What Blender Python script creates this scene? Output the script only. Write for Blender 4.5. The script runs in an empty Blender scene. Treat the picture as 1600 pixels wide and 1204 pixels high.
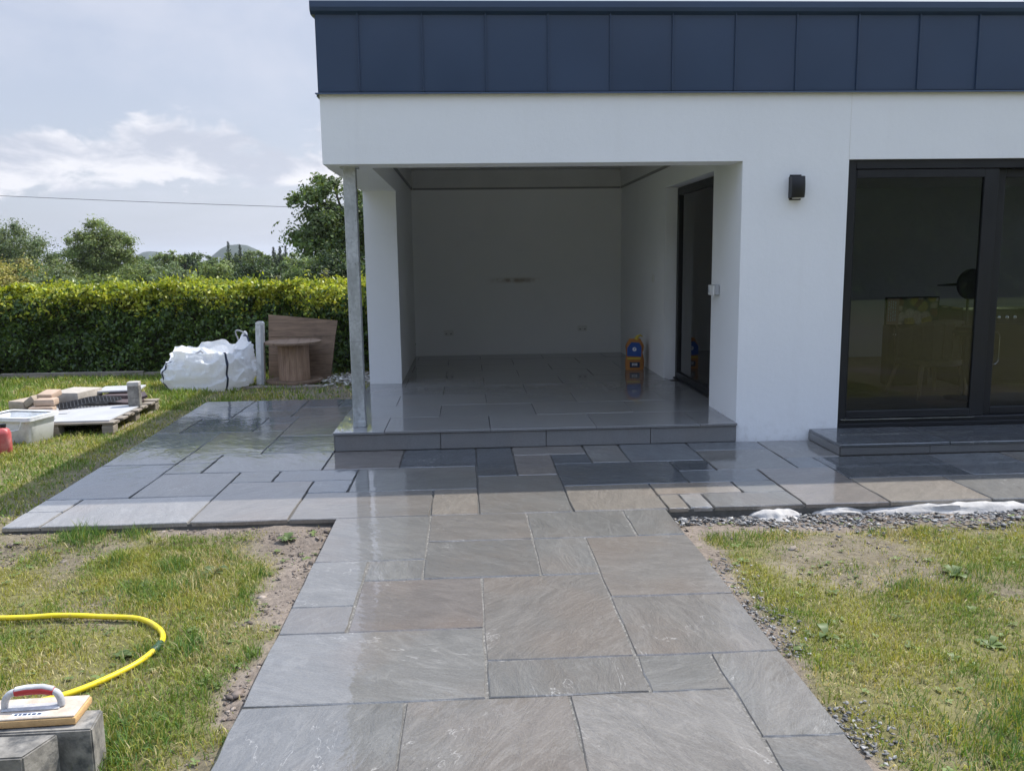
import bpy, bmesh, math, random
import numpy as np
from mathutils import Vector, Matrix, noise as mnoise

S = bpy.context.scene
COL = S.collection
RAD = math.radians

# ------------------------------------------------------------------ camera
def setup_camera():
    f, pitch, roll, yaw = 1313.8, 0.1505, -0.0138, 0.0518
    cy, sy = math.cos(yaw), math.sin(yaw)
    fw = Vector((sy*math.cos(pitch), cy*math.cos(pitch), -math.sin(pitch)))
    rt = Vector((cy, -sy, 0)); up = rt.cross(fw)
    r2 = rt*math.cos(roll) + up*math.sin(roll)
    u2 = up*math.cos(roll) - rt*math.sin(roll)
    cam = bpy.data.cameras.new('camera')
    cam.sensor_width = 36.0
    cam.lens = 36.0*f/1600
    cam.clip_start = 0.05; cam.clip_end = 6000
    o = bpy.data.objects.new('camera', cam); COL.objects.link(o)
    m = Matrix((r2, u2, -fw)).transposed().to_4x4()
    m.translation = Vector((0, 0, 1.62))
    o.matrix_world = m
    S.camera = o
setup_camera()

# ------------------------------------------------------------------ light
SUN = Vector((2.25, 1.40, 3.66)).normalized()
SUN_EL = math.asin(SUN.z); SUN_AZ = math.atan2(SUN.x, SUN.y)
SUN_STRENGTH = 3.2
SKY_STRENGTH = 0.10

def setup_world():
    w = bpy.data.worlds.new('World'); S.world = w; w.use_nodes = True
    nt = w.node_tree; nt.nodes.clear(); N = nt.nodes.new; L = nt.links.new
    out = N('ShaderNodeOutputWorld'); bg = N('ShaderNodeBackground'); L(bg.outputs[0], out.inputs[0])
    bg.inputs['Strength'].default_value = SKY_STRENGTH
    sky = N('ShaderNodeTexSky'); sky.sky_type = 'NISHITA'; sky.sun_disc = False
    sky.sun_elevation = SUN_EL; sky.sun_rotation = SUN_AZ
    sky.dust_density = 2.0; sky.ozone_density = 1.0
    tc = N('ShaderNodeTexCoord')
    sep = N('ShaderNodeSeparateXYZ'); L(tc.outputs['Generated'], sep.inputs[0])
    def math_(op, a, b=None, clamp=False):
        n = N('ShaderNodeMath'); n.operation = op; n.use_clamp = clamp
        for i, v in enumerate((a, b)):
            if v is None: continue
            if isinstance(v, (int, float)): n.inputs[i].default_value = v
            else: L(v, n.inputs[i])
        return n.outputs[0]
    def ramp(v, lo, hi):
        n = N('ShaderNodeMapRange'); n.interpolation_type = 'SMOOTHSTEP'; n.clamp = True
        L(v, n.inputs['Value']); n.inputs['From Min'].default_value = lo; n.inputs['From Max'].default_value = hi
        return n.outputs[0]
    def mix(f, a, b):
        n = N('ShaderNodeMix'); n.data_type = 'RGBA'
        if isinstance(f, (int, float)): n.inputs[0].default_value = f
        else: L(f, n.inputs[0])
        for s, v in ((6, a), (7, b)):
            if isinstance(v, tuple): n.inputs[s].default_value = (*v, 1)
            else: L(v, n.inputs[s])
        return n.outputs[2]
    def noise(sc, zs, det=6, rough=.55, dist=0., off=(0, 0, 0)):
        m = N('ShaderNodeMapping'); m.inputs['Scale'].default_value = (1, 1, zs); m.inputs['Location'].default_value = off
        L(tc.outputs['Generated'], m.inputs[0])
        n = N('ShaderNodeTexNoise'); n.inputs['Scale'].default_value = sc; n.inputs['Detail'].default_value = det
        n.inputs['Roughness'].default_value = rough; n.inputs['Distortion'].default_value = dist
        L(m.outputs[0], n.inputs['Vector']); return n.outputs[0]
    z = sep.outputs['Z']
    # hazy summer sky: clear sky seen through thin high cloud
    veil = mix(ramp(z, -.02, .40), (3.15, 3.35, 4.0), (3.05, 3.3, 4.05))
    veil = mix(ramp(z, .24, .75), veil, (6.6, 8.4, 12.2))
    base = mix(.76, sky.outputs[0], veil)
    # broad thin cloud sheets
    soft = ramp(noise(1.9, 2.6, 6, .6, .5, (1.3, .2, .7)), .40, .66)
    c1 = mix(math_('MULTIPLY', soft, .55), base, (4.2, 4.35, 4.95))
    # darker grey undersides high up
    gl = ramp(noise(3.2, 3.0, 5, .6, .4, (4.1, 2.2, 9.7)), .50, .72)
    gl = math_('MULTIPLY', gl, ramp(z, .20, .42))
    c1 = mix(math_('MULTIPLY', gl, .4), c1, (3.2, 3.5, 4.2))
    # low heaped clouds above the horizon, flat below and billowing on top
    band = math_('MULTIPLY', ramp(z, .035, .10), math_('SUBTRACT', 1.0, ramp(z, .10, .19)))
    cum = noise(10.0, 1.9, 8, .58, .3, (0.35, 3.7, .15))
    thr = math_('ADD', cum, math_('MULTIPLY', math_('SUBTRACT', band, .5), .34))
    cu = ramp(thr, .515, .63)
    shade = ramp(noise(11.0, 2.2, 6, .6, .3, (7.35, 3.7, .05)), .36, .62)
    cucol = mix(shade, (3.4, 3.6, 4.2), (5.6, 5.55, 5.8))
    c2 = mix(math_('MULTIPLY', cu, .85), c1, cucol)
    L(c2, bg.inputs['Color'])
setup_world()

sun = bpy.data.lights.new('sun', 'SUN'); sun.energy = SUN_STRENGTH; sun.angle = RAD(0.53); sun.color = (1.0, .955, .88)
so = bpy.data.objects.new('sun', sun); COL.objects.link(so)
so.rotation_euler = SUN.to_track_quat('Z', 'Y').to_euler(); so.location = SUN*60
S.view_settings.view_transform = 'Standard'; S.view_settings.look = 'None'
S.view_settings.exposure = 0.88; S.view_settings.gamma = 1.0; S.view_settings.use_curve_mapping = False
try:
    S.cycles.max_bounces = 12; S.cycles.diffuse_bounces = 8; S.cycles.transparent_max_bounces = 12
    S.cycles.use_denoising = True
except Exception: pass

# ------------------------------------------------------------------ numpy noise
def _hash(i, j, s):
    h = np.sin(i*127.1 + j*311.7 + s*74.7)*43758.5453
    return h - np.floor(h)
def vnoise(x, y, s=0.):
    xi = np.floor(x); yi = np.floor(y); fx = x-xi; fy = y-yi
    fx = fx*fx*(3-2*fx); fy = fy*fy*(3-2*fy)
    a = _hash(xi, yi, s); b = _hash(xi+1, yi, s); c = _hash(xi, yi+1, s); d = _hash(xi+1, yi+1, s)
    return (a*(1-fx)+b*fx)*(1-fy) + (c*(1-fx)+d*fx)*fy
def fbm(x, y, s=0., o=4):
    t = 0; a = .5; n = 0
    for k in range(o):
        t = t + a*vnoise(x*2**k, y*2**k, s+k*3.1); n += a; a *= .5
    return t/n
def sstep(a, b, v):
    t = np.clip((v-a)/(b-a), 0, 1); return t*t*(3-2*t)

# ------------------------------------------------------------------ materials
class Mat:
    def __init__(s, name):
        s.m = bpy.data.materials.new(name); s.m.use_nodes = True; s.t = s.m.node_tree; s.t.nodes.clear()
        s.out = s.t.nodes.new('ShaderNodeOutputMaterial')
    def n(s, ty, **kw):
        n = s.t.nodes.new('ShaderNode'+ty)
        for k, v in kw.items(): setattr(n, k, v)
        return n
    def l(s, a, b): s.t.links.new(a, b)
    def set(s, sock, v):
        if hasattr(v, 'is_linked') or isinstance(v, bpy.types.NodeSocket): s.l(v, sock)
        elif isinstance(v, tuple) and len(v) == 3 and sock.type == 'RGBA': sock.default_value = (*v, 1)
        else: sock.default_value = v
    def bsdf(s, **kw):
        b = s.n('BsdfPrincipled')
        for k, v in kw.items(): s.set(b.inputs[k.replace('_', ' ')], v)
        s.l(b.outputs[0], s.out.inputs[0]); return b
    def pos(s, kind='Object', scale=(1, 1, 1), rnd=False, rot=False):
        t = s.n('TexCoord'); v = t.outputs[kind]
        if rot or rnd: oi = s.n('ObjectInfo')
        if rot:
            r = s.n('VectorRotate', rotation_type='Z_AXIS'); a = s.math('MULTIPLY', oi.outputs['Random'], 40.)
            s.l(v, r.inputs['Vector']); s.l(a, r.inputs['Angle']); v = r.outputs[0]
        m = s.n('Mapping'); s.l(v, m.inputs[0]); m.inputs['Scale'].default_value = scale; v = m.outputs[0]
        if rnd:
            c = s.n('CombineXYZ')
            for i, k in enumerate((91.7, 53.1, 37.9)): s.l(s.math('MULTIPLY', oi.outputs['Random'], k), c.inputs[i])
            a = s.n('VectorMath', operation='ADD'); s.l(v, a.inputs[0]); s.l(c.outputs[0], a.inputs[1]); v = a.outputs[0]
        return v
    def noise(s, v, scale, detail=4, rough=.55, dist=0.):
        n = s.n('TexNoise'); s.l(v, n.inputs['Vector']); n.inputs['Scale'].default_value = scale
        n.inputs['Detail'].default_value = detail; n.inputs['Roughness'].default_value = rough; n.inputs['Distortion'].default_value = dist
        return n.outputs[0]
    def math(s, op, a, b=None, clamp=False):
        n = s.n('Math', operation=op, use_clamp=clamp); s.set(n.inputs[0], a)
        if b is not None: s.set(n.inputs[1], b)
        return n.outputs[0]
    def rng(s, v, a, b, c=0., d=1., sm=True):
        n = s.n('MapRange', clamp=True)
        if sm: n.interpolation_type = 'SMOOTHSTEP'
        s.l(v, n.inputs['Value'])
        for k, x in (('From Min', a), ('From Max', b), ('To Min', c), ('To Max', d)): n.inputs[k].default_value = x
        return n.outputs[0]
    def mix(s, f, a, b, mode='MIX'):
        n = s.n('Mix', data_type='RGBA', blend_type=mode); s.set(n.inputs[0], f); s.set(n.inputs[6], a); s.set(n.inputs[7], b)
        return n.outputs[2]
    def bump(s, h, strength=.3, dist=.01, normal=None):
        n = s.n('Bump'); n.inputs['Strength'].default_value = strength; n.inputs['Distance'].default_value = dist
        s.l(h, n.inputs['Height'])
        if normal is not None: s.l(normal, n.inputs['Normal'])
        return n.outputs[0]
    def scl(s, c, f):
        n = s.n('VectorMath', operation='SCALE'); s.set(n.inputs[0], c); s.set(n.inputs['Scale'], f); return n.outputs[0]

def simple(name, col, rough=.6, var=.12, sc=6., bump=.15, bsc=60., spec=.4, metal=0., rnd=True, obcol=False, stretch=(1, 1, 1), dirt=None):
    M = Mat(name); v = M.pos(rnd=rnd, scale=stretch)
    n = M.noise(v, sc, 5, .6); k = M.rng(n, .25, .75, 1-var, 1+var, False)
    base = M.n('ObjectInfo').outputs['Color'] if obcol else col
    c = M.scl(base, k)
    if dirt:
        c = M.mix(M.rng(M.noise(v, dirt[1], 6, .65), .48, .7, 0, dirt[2]), c, dirt[0])
    b = M.noise(v, bsc, 4, .6)
    M.bsdf(Base_Color=c, Roughness=M.rng(n, .2, .8, max(.03, rough-.1), min(1, rough+.1), False), Metallic=metal, Specular_IOR_Level=spec, Normal=M.bump(b, bump, .004))
    return M.m

def sandstone(name, wet=1.0, rough0=.03, rough1=.12, smooth=False, ripple=.3):
    M = Mat(name)
    v = M.pos(rnd=True, rot=True); vs = M.pos(rnd=True, rot=True, scale=(1, 2.5, 1))
    oc = M.n('ObjectInfo').outputs['Color']
    st = M.noise(vs, 3.2 if not smooth else 2.2, 8, .62, .9)
    big = M.noise(v, 1.5, 3, .5, .3)
    fine = M.noise(v, 120., 3, .6)
    c = M.scl(oc, M.rng(st, .28, .72, .84 if not smooth else .92, 1.16 if not smooth else 1.08, False))
    warm = M.scl(oc, 1.0); warm = M.mix(1.0, oc, (1.12, .98, .88), 'MULTIPLY')
    c = M.mix(M.rng(big, .45, .68, 0, .5 if not smooth else .3), c, warm)
    c = M.scl(c, M.rng(fine, .3, .7, .86, 1.14, False))
    if not smooth:
        # pale mineral veins
        d = M.noise(vs, 1.15, 6, .6, .55)
        line = M.rng(M.math('ABSOLUTE', M.math('SUBTRACT', d, .5)), .0, .0055, 1, 0)
        msk = M.rng(M.noise(v, 1.6, 2, .5), .50, .62)
        brk = M.rng(M.noise(v, 14., 3, .6), .40, .6)
        c = M.mix(M.math('MULTIPLY', M.math('MULTIPLY', line, msk), M.math('MULTIPLY', brk, .46)), c, (.52, .50, .47))
        d2 = M.noise(vs, 1.7, 7, .6, 1.6)
        l2 = M.rng(M.math('ABSOLUTE', M.math('SUBTRACT', d2, .47)), .0, .03, 1, 0)
        c = M.mix(M.math('MULTIPLY', l2, .26), c, M.scl(oc, 1.7))
    ridge = M.noise(vs, 4.5, 9, .66, 1.3)
    pud = M.rng(M.noise(v, 2.2, 3, .5), .35, .65)
    h = M.math('ADD', M.math('MULTIPLY', ridge, 1.0), M.math('MULTIPLY', fine, .05))
    nb = M.bump(h, .10 if smooth else .95, .014)
    film = M.math('MULTIPLY', M.noise(vs, 13., 3, .55, .8), M.rng(M.noise(v, 2.7, 3, .55), .36, .62, .15, 1.))
    nc = M.bump(M.math('ADD', M.noise(vs, 4.0, 2, .5, 1.0), M.math('MULTIPLY', film, .7)), .008 if smooth else ripple, .010)
    cr = M.rng(pud, 0, 1, rough1, rough0, False)
    M.bsdf(Base_Color=c, Roughness=.55, Specular_IOR_Level=.35, Normal=nb, Coat_Weight=wet, Coat_Roughness=cr, Coat_IOR=1.75, Coat_Normal=nc)
    return M.m

def render_white(name, stain=False):  # stain: the plastered porch wall with a brown smear
    M = Mat(name); v = M.pos('Object')
    n = M.noise(v, .9, 5, .6); f = M.noise(v, 210., 3, .6); md = M.noise(v, 16., 4, .6)
    c = M.mix(M.rng(n, .3, .7), (.80, .81, .82), (.77, .78, .79))
    if stain:
        c = M.mix(M.rng(n, .3, .7), (.86, .86, .86), (.83, .835, .835))
        g = M.n('NewGeometry'); sp = M.n('SeparateXYZ'); M.l(g.outputs['Position'], sp.inputs[0])
        dx = M.math('ABSOLUTE', M.math('SUBTRACT', sp.outputs[0], .72)); dz = M.math('ABSOLUTE', M.math('SUBTRACT', sp.outputs[2], 1.285))
        w = M.math('MULTIPLY', M.rng(dx, .12, .44, 1, 0), M.rng(dz, .0, .06, 1, 0))
        w = M.math('MULTIPLY', w, M.rng(M.noise(v, 7, 4, .6), .3, .6))
        c = M.mix(M.math('MULTIPLY', w, .8), c, (.30, .22, .15))
        d = M.rng(M.noise(v, 1.4, 6, .7), .5, .8, 0, .25); c = M.mix(d, c, (.70, .70, .70))
    if not stain:
        g = M.n('NewGeometry'); sp = M.n('SeparateXYZ'); M.l(g.outputs['Position'], sp.inputs[0])
        sp2 = M.math('MULTIPLY', M.rng(sp.outputs[2], .0, .30, 1, 0), M.rng(M.noise(v, 11., 6, .7), .46, .72))
        c = M.mix(M.math('MULTIPLY', sp2, .5), c, (.50, .48, .45))
        c = M.mix(M.rng(M.noise(M.pos('Object', (5, 5, .5)), 1.3, 5, .65), .52, .75, 0, .16), c, (.66, .66, .65))
    M.bsdf(Base_Color=c, Roughness=.85, Specular_IOR_Level=.25, Normal=M.bump(M.math('ADD', f, M.math('MULTIPLY', md, 1.3)), .40, .005))
    return M.m

def leaf_mat(name, trans=.35, rough=.45, spec=.4):
    M = Mat(name); a = M.n('Attribute', attribute_name='Col')
    b = M.n('BsdfPrincipled'); M.set(b.inputs['Base Color'], a.outputs[0]); b.inputs['Roughness'].default_value = rough
    b.inputs['Specular IOR Level'].default_value = spec
    t = M.n('BsdfTranslucent'); M.l(M.mix(1.0, a.outputs[0], (1.25, 1.2, .55), 'MULTIPLY'), t.inputs[0])
    x = M.n('MixShader'); x.inputs[0].default_value = trans
    M.l(b.outputs[0], x.inputs[1]); M.l(t.outputs[0], x.inputs[2]); M.l(x.outputs[0], M.out.inputs[0]); return M.m

def attr_mat(name, rough=.85, bump=.3, bsc=40., spec=.25):
    M = Mat(name); a = M.n('Attribute', attribute_name='Col'); v = M.pos()
    n = M.noise(v, bsc, 5, .65)
    c = M.scl(a.outputs[0], M.rng(n, .25, .75, .72, 1.28, False))
    M.bsdf(Base_Color=c, Roughness=rough, Specular_IOR_Level=spec, Normal=M.bump(n, bump, .02)); return M.m

def glass_mat(name, tint=(.76, .79, .81), ior=1.48):
    M = Mat(name); f = M.n('Fresnel'); f.inputs[0].default_value = ior
    t = M.n('BsdfTransparent'); t.inputs[0].default_value = (*tint, 1)
    g = M.n('BsdfGlossy'); g.inputs['Roughness'].default_value = 0.0
    x = M.n('MixShader'); M.l(f.outputs[0], x.inputs[0]); M.l(t.outputs[0], x.inputs[1]); M.l(g.outputs[0], x.inputs[2]); M.l(x.outputs[0], M.out.inputs[0]); return M.m

def wood(name, col, dark, rough=.75, axis=0, sc=4.):
    M = Mat(name); s = [9, 9, 9]; s[axis] = .8
    v = M.pos(rnd=True, scale=tuple(s)); g = M.noise(v, sc, 7, .6, .8); v2 = M.pos(rnd=True)
    c = M.mix(M.rng(g, .3, .7), col, dark)
    c = M.mix(M.rng(M.noise(v2, 3.5, 5, .65), .5, .75, 0, .55), c, tuple(x*.45 for x in dark))
    M.bsdf(Base_Color=c, Roughness=rough, Specular_IOR_Level=.25, Normal=M.bump(g, .35, .004)); return M.m

def galvanised():
    M = Mat('galvanised_steel'); v = M.pos()
    vo = M.n('TexVoronoi'); M.l(v, vo.inputs['Vector']); vo.inputs['Scale'].default_value = 42.
    sp = M.math('MULTIPLY', vo.outputs['Color'], 1.0)
    n = M.noise(M.pos(scale=(1, 1, .25)), 9., 6, .65)
    c = M.mix(M.rng(n, .35, .65), (.36, .38, .39), (.50, .52, .53))
    sc = M.rng(M.noise(M.pos(scale=(1, 1, .45)), 30., 5, .7), .60, .72)
    c = M.mix(M.math('MULTIPLY', sc, .75), c, (.14, .15, .15))
    c = M.scl(c, M.rng(sp, 0, 1, .85, 1.12, False))
    M.bsdf(Base_Color=c, Metallic=.55, Roughness=M.rng(n, .3, .7, .38, .6, False), Normal=M.bump(n, .15, .004)); return M.m

def bulk_bag_mat():
    M = Mat('woven_white_plastic'); v = M.pos(); vz = M.pos(scale=(1, 1, .45))
    w1 = M.n('TexWave', bands_direction='X'); w1.inputs['Scale'].default_value = 60.; M.l(v, w1.inputs['Vector'])
    d = M.rng(M.noise(v, 5., 6, .65), .52, .8, 0, .4)
    c = M.mix(d, (.88, .89, .91), (.66, .65, .62))
    h = M.math('ADD', M.noise(v, 13., 5, .6, 1.2), M.math('MULTIPLY', M.math('ABSOLUTE', M.math('SUBTRACT', M.noise(vz, 6., 3, .5, 1.5), .5)), -1.6))
    h = M.math('ADD', h, M.math('MULTIPLY', w1.outputs[0], .05)); nb = M.bump(h, .6, .022)
    b = M.n('BsdfPrincipled'); M.set(b.inputs['Base Color'], c); b.inputs['Roughness'].default_value = .42; M.l(nb, b.inputs['Normal'])
    t = M.n('BsdfTranslucent'); M.l(c, t.inputs[0]); M.l(nb, t.inputs['Normal'])
    x = M.n('MixShader'); x.inputs[0].default_value = .42; M.l(b.outputs[0], x.inputs[1]); M.l(t.outputs[0], x.inputs[2]); M.l(x.outputs[0], M.out.inputs[0]); return M.m

def ground_mat():
    M = Mat('ground_soil'); a = M.n('Attribute', attribute_name='Col'); v = M.pos()
    n = M.noise(v, 26., 8, .68); n2 = M.noise(v, 3., 4, .6)
    c = M.scl(a.outputs[0], M.rng(n, .25, .75, .55, 1.4, False))
    c = M.scl(c, M.rng(n2, .3, .7, .85, 1.15, False))
    M.bsdf(Base_Color=c, Roughness=.95, Specular_IOR_Level=.12, Normal=M.bump(n, .8, .03)); return M.m

def food_print():
    M = Mat('food_picture_print'); v = M.pos('Object', (1, 1, 1))
    vo = M.n('TexVoronoi'); M.l(v, vo.inputs['Vector']); vo.inputs['Scale'].default_value = 9.
    sp = M.n('SeparateColor'); M.l(vo.outputs['Color'], sp.inputs[0])
    c = M.mix(sp.outputs[0], (.70, .50, .34), (.80, .72, .55)); c = M.mix(M.rng(sp.outputs[1], .7, .8), c, (.55, .42, .08)); c = M.mix(M.rng(sp.outputs[2], .75, .85), c, (.25, .08, .05))
    c = M.mix(M.rng(vo.outputs['Distance'], .45, .75), c, (.03, .03, .025))
    c = M.scl(c, M.rng(M.noise(v, 40., 4), .3, .7, .6, 1.3, False))
    s = M.n('SeparateXYZ'); M.l(v, s.inputs[0])
    c = M.mix(M.rng(s.outputs[0], -.165, -.155), (.45, .29, .22), c)
    M.bsdf(Base_Color=c, Roughness=.4); return M.m

MT = {}
MT['wall'] = render_white('white_render'); MT['wall_in'] = render_white('white_render_stained', True)
MT['fascia'] = simple('anthracite_sheet_metal', (.022, .045, .092), .36, .10, 1.3, .05, 3., .5)
MT['frame'] = simple('black_powder_coat', (.012, .013, .016), .42, .08, 4, .05, 200., .4)
MT['glass'] = glass_mat('dark_glazing'); MT['glass_side'] = glass_mat('door_glazing', (.96, .97, .97), 1.7)
MT['galv'] = galvanised()
MT['slab'] = sandstone('wet_sandstone', 1.0, .004, .014, ripple=.15)
MT['slab_path'] = sandstone('damp_sandstone', .95, .006, .022, ripple=.15)
MT['tile'] = sandstone('smooth_wet_paving', 1.0, .012, .03, True)
MT['joint'] = simple('dark_joint_mortar', (.10, .096, .088), .9, .3, 30, .5, 90.)
MT['sand'] = simple('sandy_joint_grout', (.135, .128, .115), .95, .6, 70, .9, 120., dirt=((.34, .32, .29), 45., .7))
MT['ground'] = ground_mat()
MT['grass'] = leaf_mat('grass_blades', .30, .55, .25)
MT['leaf'] = leaf_mat('hedge_leaves', .40, .38, .5)
MT['tree'] = leaf_mat('tree_leaves', .30, .55, .3)
MT['weed'] = leaf_mat('weed_leaves', .25, .5, .35)
MT['bark'] = simple('bark', (.055, .047, .038), .9, .3, 8, .6, 30., .2)
MT['stone'] = attr_mat('gravel_stones', .75, .2, 60.)
MT['mortar'] = simple('pale_mortar', (.46, .44, .415), .95, .3, 18, 1., 38., .15, dirt=((.27, .25, .225), 9., .6))
MT['bag'] = bulk_bag_mat()
MT['strap'] = simple('navy_webbing', (.035, .045, .075), .7, .2, 40, .4, 200.)
MT['grey_strap'] = simple('grey_webbing', (.30, .31, .33), .7, .2, 40, .4, 200.)
MT['ply'] = wood('weathered_board', (.27, .185, .125), (.16, .11, .078), .8, 0)
MT['drum'] = wood('drum_timber', (.44, .30, .21), (.30, .195, .135), .75, 2)
MT['pallet'] = wood('grey_pallet_timber', (.33, .29, .24), (.21, .18, .15), .85, 0)
MT['concrete'] = simple('concrete', (.68, .67, .65), .9, .2, 9, .6, 60., .2, dirt=((.24, .23, .21), 6., .6))
MT['block'] = simple('buff_block', (.42, .35, .28), .92, .18, 14, .5, 90., .2, obcol=True)
MT['panel'] = simple('pale_cement_board', (.40, .40, .405), .8, .10, 5, .25, 60., .25)
MT['darktile'] = simple('brown_slate', (.085, .06, .058), .6, .2, 8, .3, 50.)
MT['mesh'] = simple('black_rubber', (.018, .018, .020), .6, .1, 20, .2, 80.)
MT['tub'] = simple('milky_plastic', (.82, .83, .84), .38, .10, 4, .08, 30., .45, dirt=((.42, .43, .44), 7., .55))
MT['red'] = simple('faded_red_plastic', (.50, .10, .10), .45, .15, 5, .1, 40., .45, dirt=((.62, .40, .38), 5., .5))
MT['blackcap'] = simple('black_plastic', (.02, .02, .022), .45, .1, 20, .1, 80.)
MT['hose'] = simple('yellow_rubber', (.78, .60, .02), .42, .10, 12, .10, 60., .4, dirt=((.42, .34, .12), 9., .55))
MT['green'] = simple('dark_green_plastic', (.03, .07, .035), .45, .15, 12, .1, 60.)
MT['sponge'] = simple('tan_sponge', (.56, .36, .17), .9, .16, 26, .8, 150., .15)
MT['float_top'] = simple('mortar_smeared_board', (.50, .42, .34), .85, .25, 20, .5, 60., .2, dirt=((.62, .58, .53), 14., .75))
MT['handle'] = simple('grey_plastic', (.40, .40, .41), .5, .15, 14, .2, 60., .35, dirt=((.72, .70, .68), 12., .85))
MT['redgrip'] = simple('red_grip', (.45, .04, .04), .45, .14, 18, .1, 60.)
MT['granite'] = simple('weathered_stone_block', (.24, .225, .20), .9, .5, 16, .6, 60., .2, dirt=((.05, .055, .06), 9., .85))
MT['plate'] = simple('white_plastic', (.72, .72, .70), .4, .03, 4, .03, 60.)
MT['greybox'] = simple('grey_plastic_box', (.42, .43, .44), .45, .05, 4, .05, 60.)
MT['board_up'] = simple('unpainted_board', (.66, .66, .66), .9, .08, 2, .1, 30.)
MT['trim'] = simple('grey_trim', (.28, .28, .28), .7, .1, 4, .1, 60.)
MT['inner'] = simple('grey_plaster', (.56, .58, .62), .9, .06, 2, .1, 60.)
MT['floor'] = wood('dark_floor', (.26, .21, .16), (.18, .14, .10), .5, 0)
def cloth():
    M = Mat('sheer_curtain'); d = M.n('BsdfDiffuse'); d.inputs[0].default_value = (.78, .79, .80, 1); t = M.n('BsdfTranslucent'); t.inputs[0].default_value = (.85, .86, .88, 1)
    x = M.n('MixShader'); x.inputs[0].default_value = .6; M.l(d.outputs[0], x.inputs[1]); M.l(t.outputs[0], x.inputs[2]); M.l(x.outputs[0], M.out.inputs[0]); return M.m
MT['curtain'] = cloth()
MT['rattan'] = simple('rattan', (.11, .088, .062), .6, .2, 30, .3, 80.)
MT['chairleg'] = simple('pale_chair_wood', (.20, .15, .095), .5, .12, 8, .1, 60.)
MT['chrome'] = simple('chrome', (.75, .76, .78), .15, .05, 5, .02, 60., .5, 1.)
MT['black'] = simple('matt_black', (.015, .015, .017), .5, .1, 8, .1, 60.)
MT['food'] = food_print()
MT['bluepaper'] = simple('blue_paper', (.03, .09, .33), .5, .12, 10, .2, 30.)
MT['orangepaper'] = simple('orange_paper', (.45, .19, .05), .55, .15, 10, .2, 30.)
MT['navypaper'] = simple('navy_paper', (.03, .045, .09), .55, .12, 10, .1, 30.)
MT['whiteprint'] = simple('white_print', (.70, .74, .78), .55, .05, 10, .05, 30.)
MT['yellowprint'] = simple('yellow_print', (.62, .48, .06), .55, .1, 10, .05, 30.)
MT['hill'] = simple('hill_slope', (.045, .060, .040), .95, .25, .03, .1, .2, .1, rnd=False)
MT['shed'] = simple('pale_shed_cladding', (.55, .56, .53), .7, .08, 3, .1, 30.)
MT['roofcore'] = simple('roof_membrane', (.08, .085, .09), .8, .1, 2, .1, 30.)
MT['post_wood'] = simple('grey_pole', (.30, .29, .27), .9, .15, 4, .1, 30.)

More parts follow.
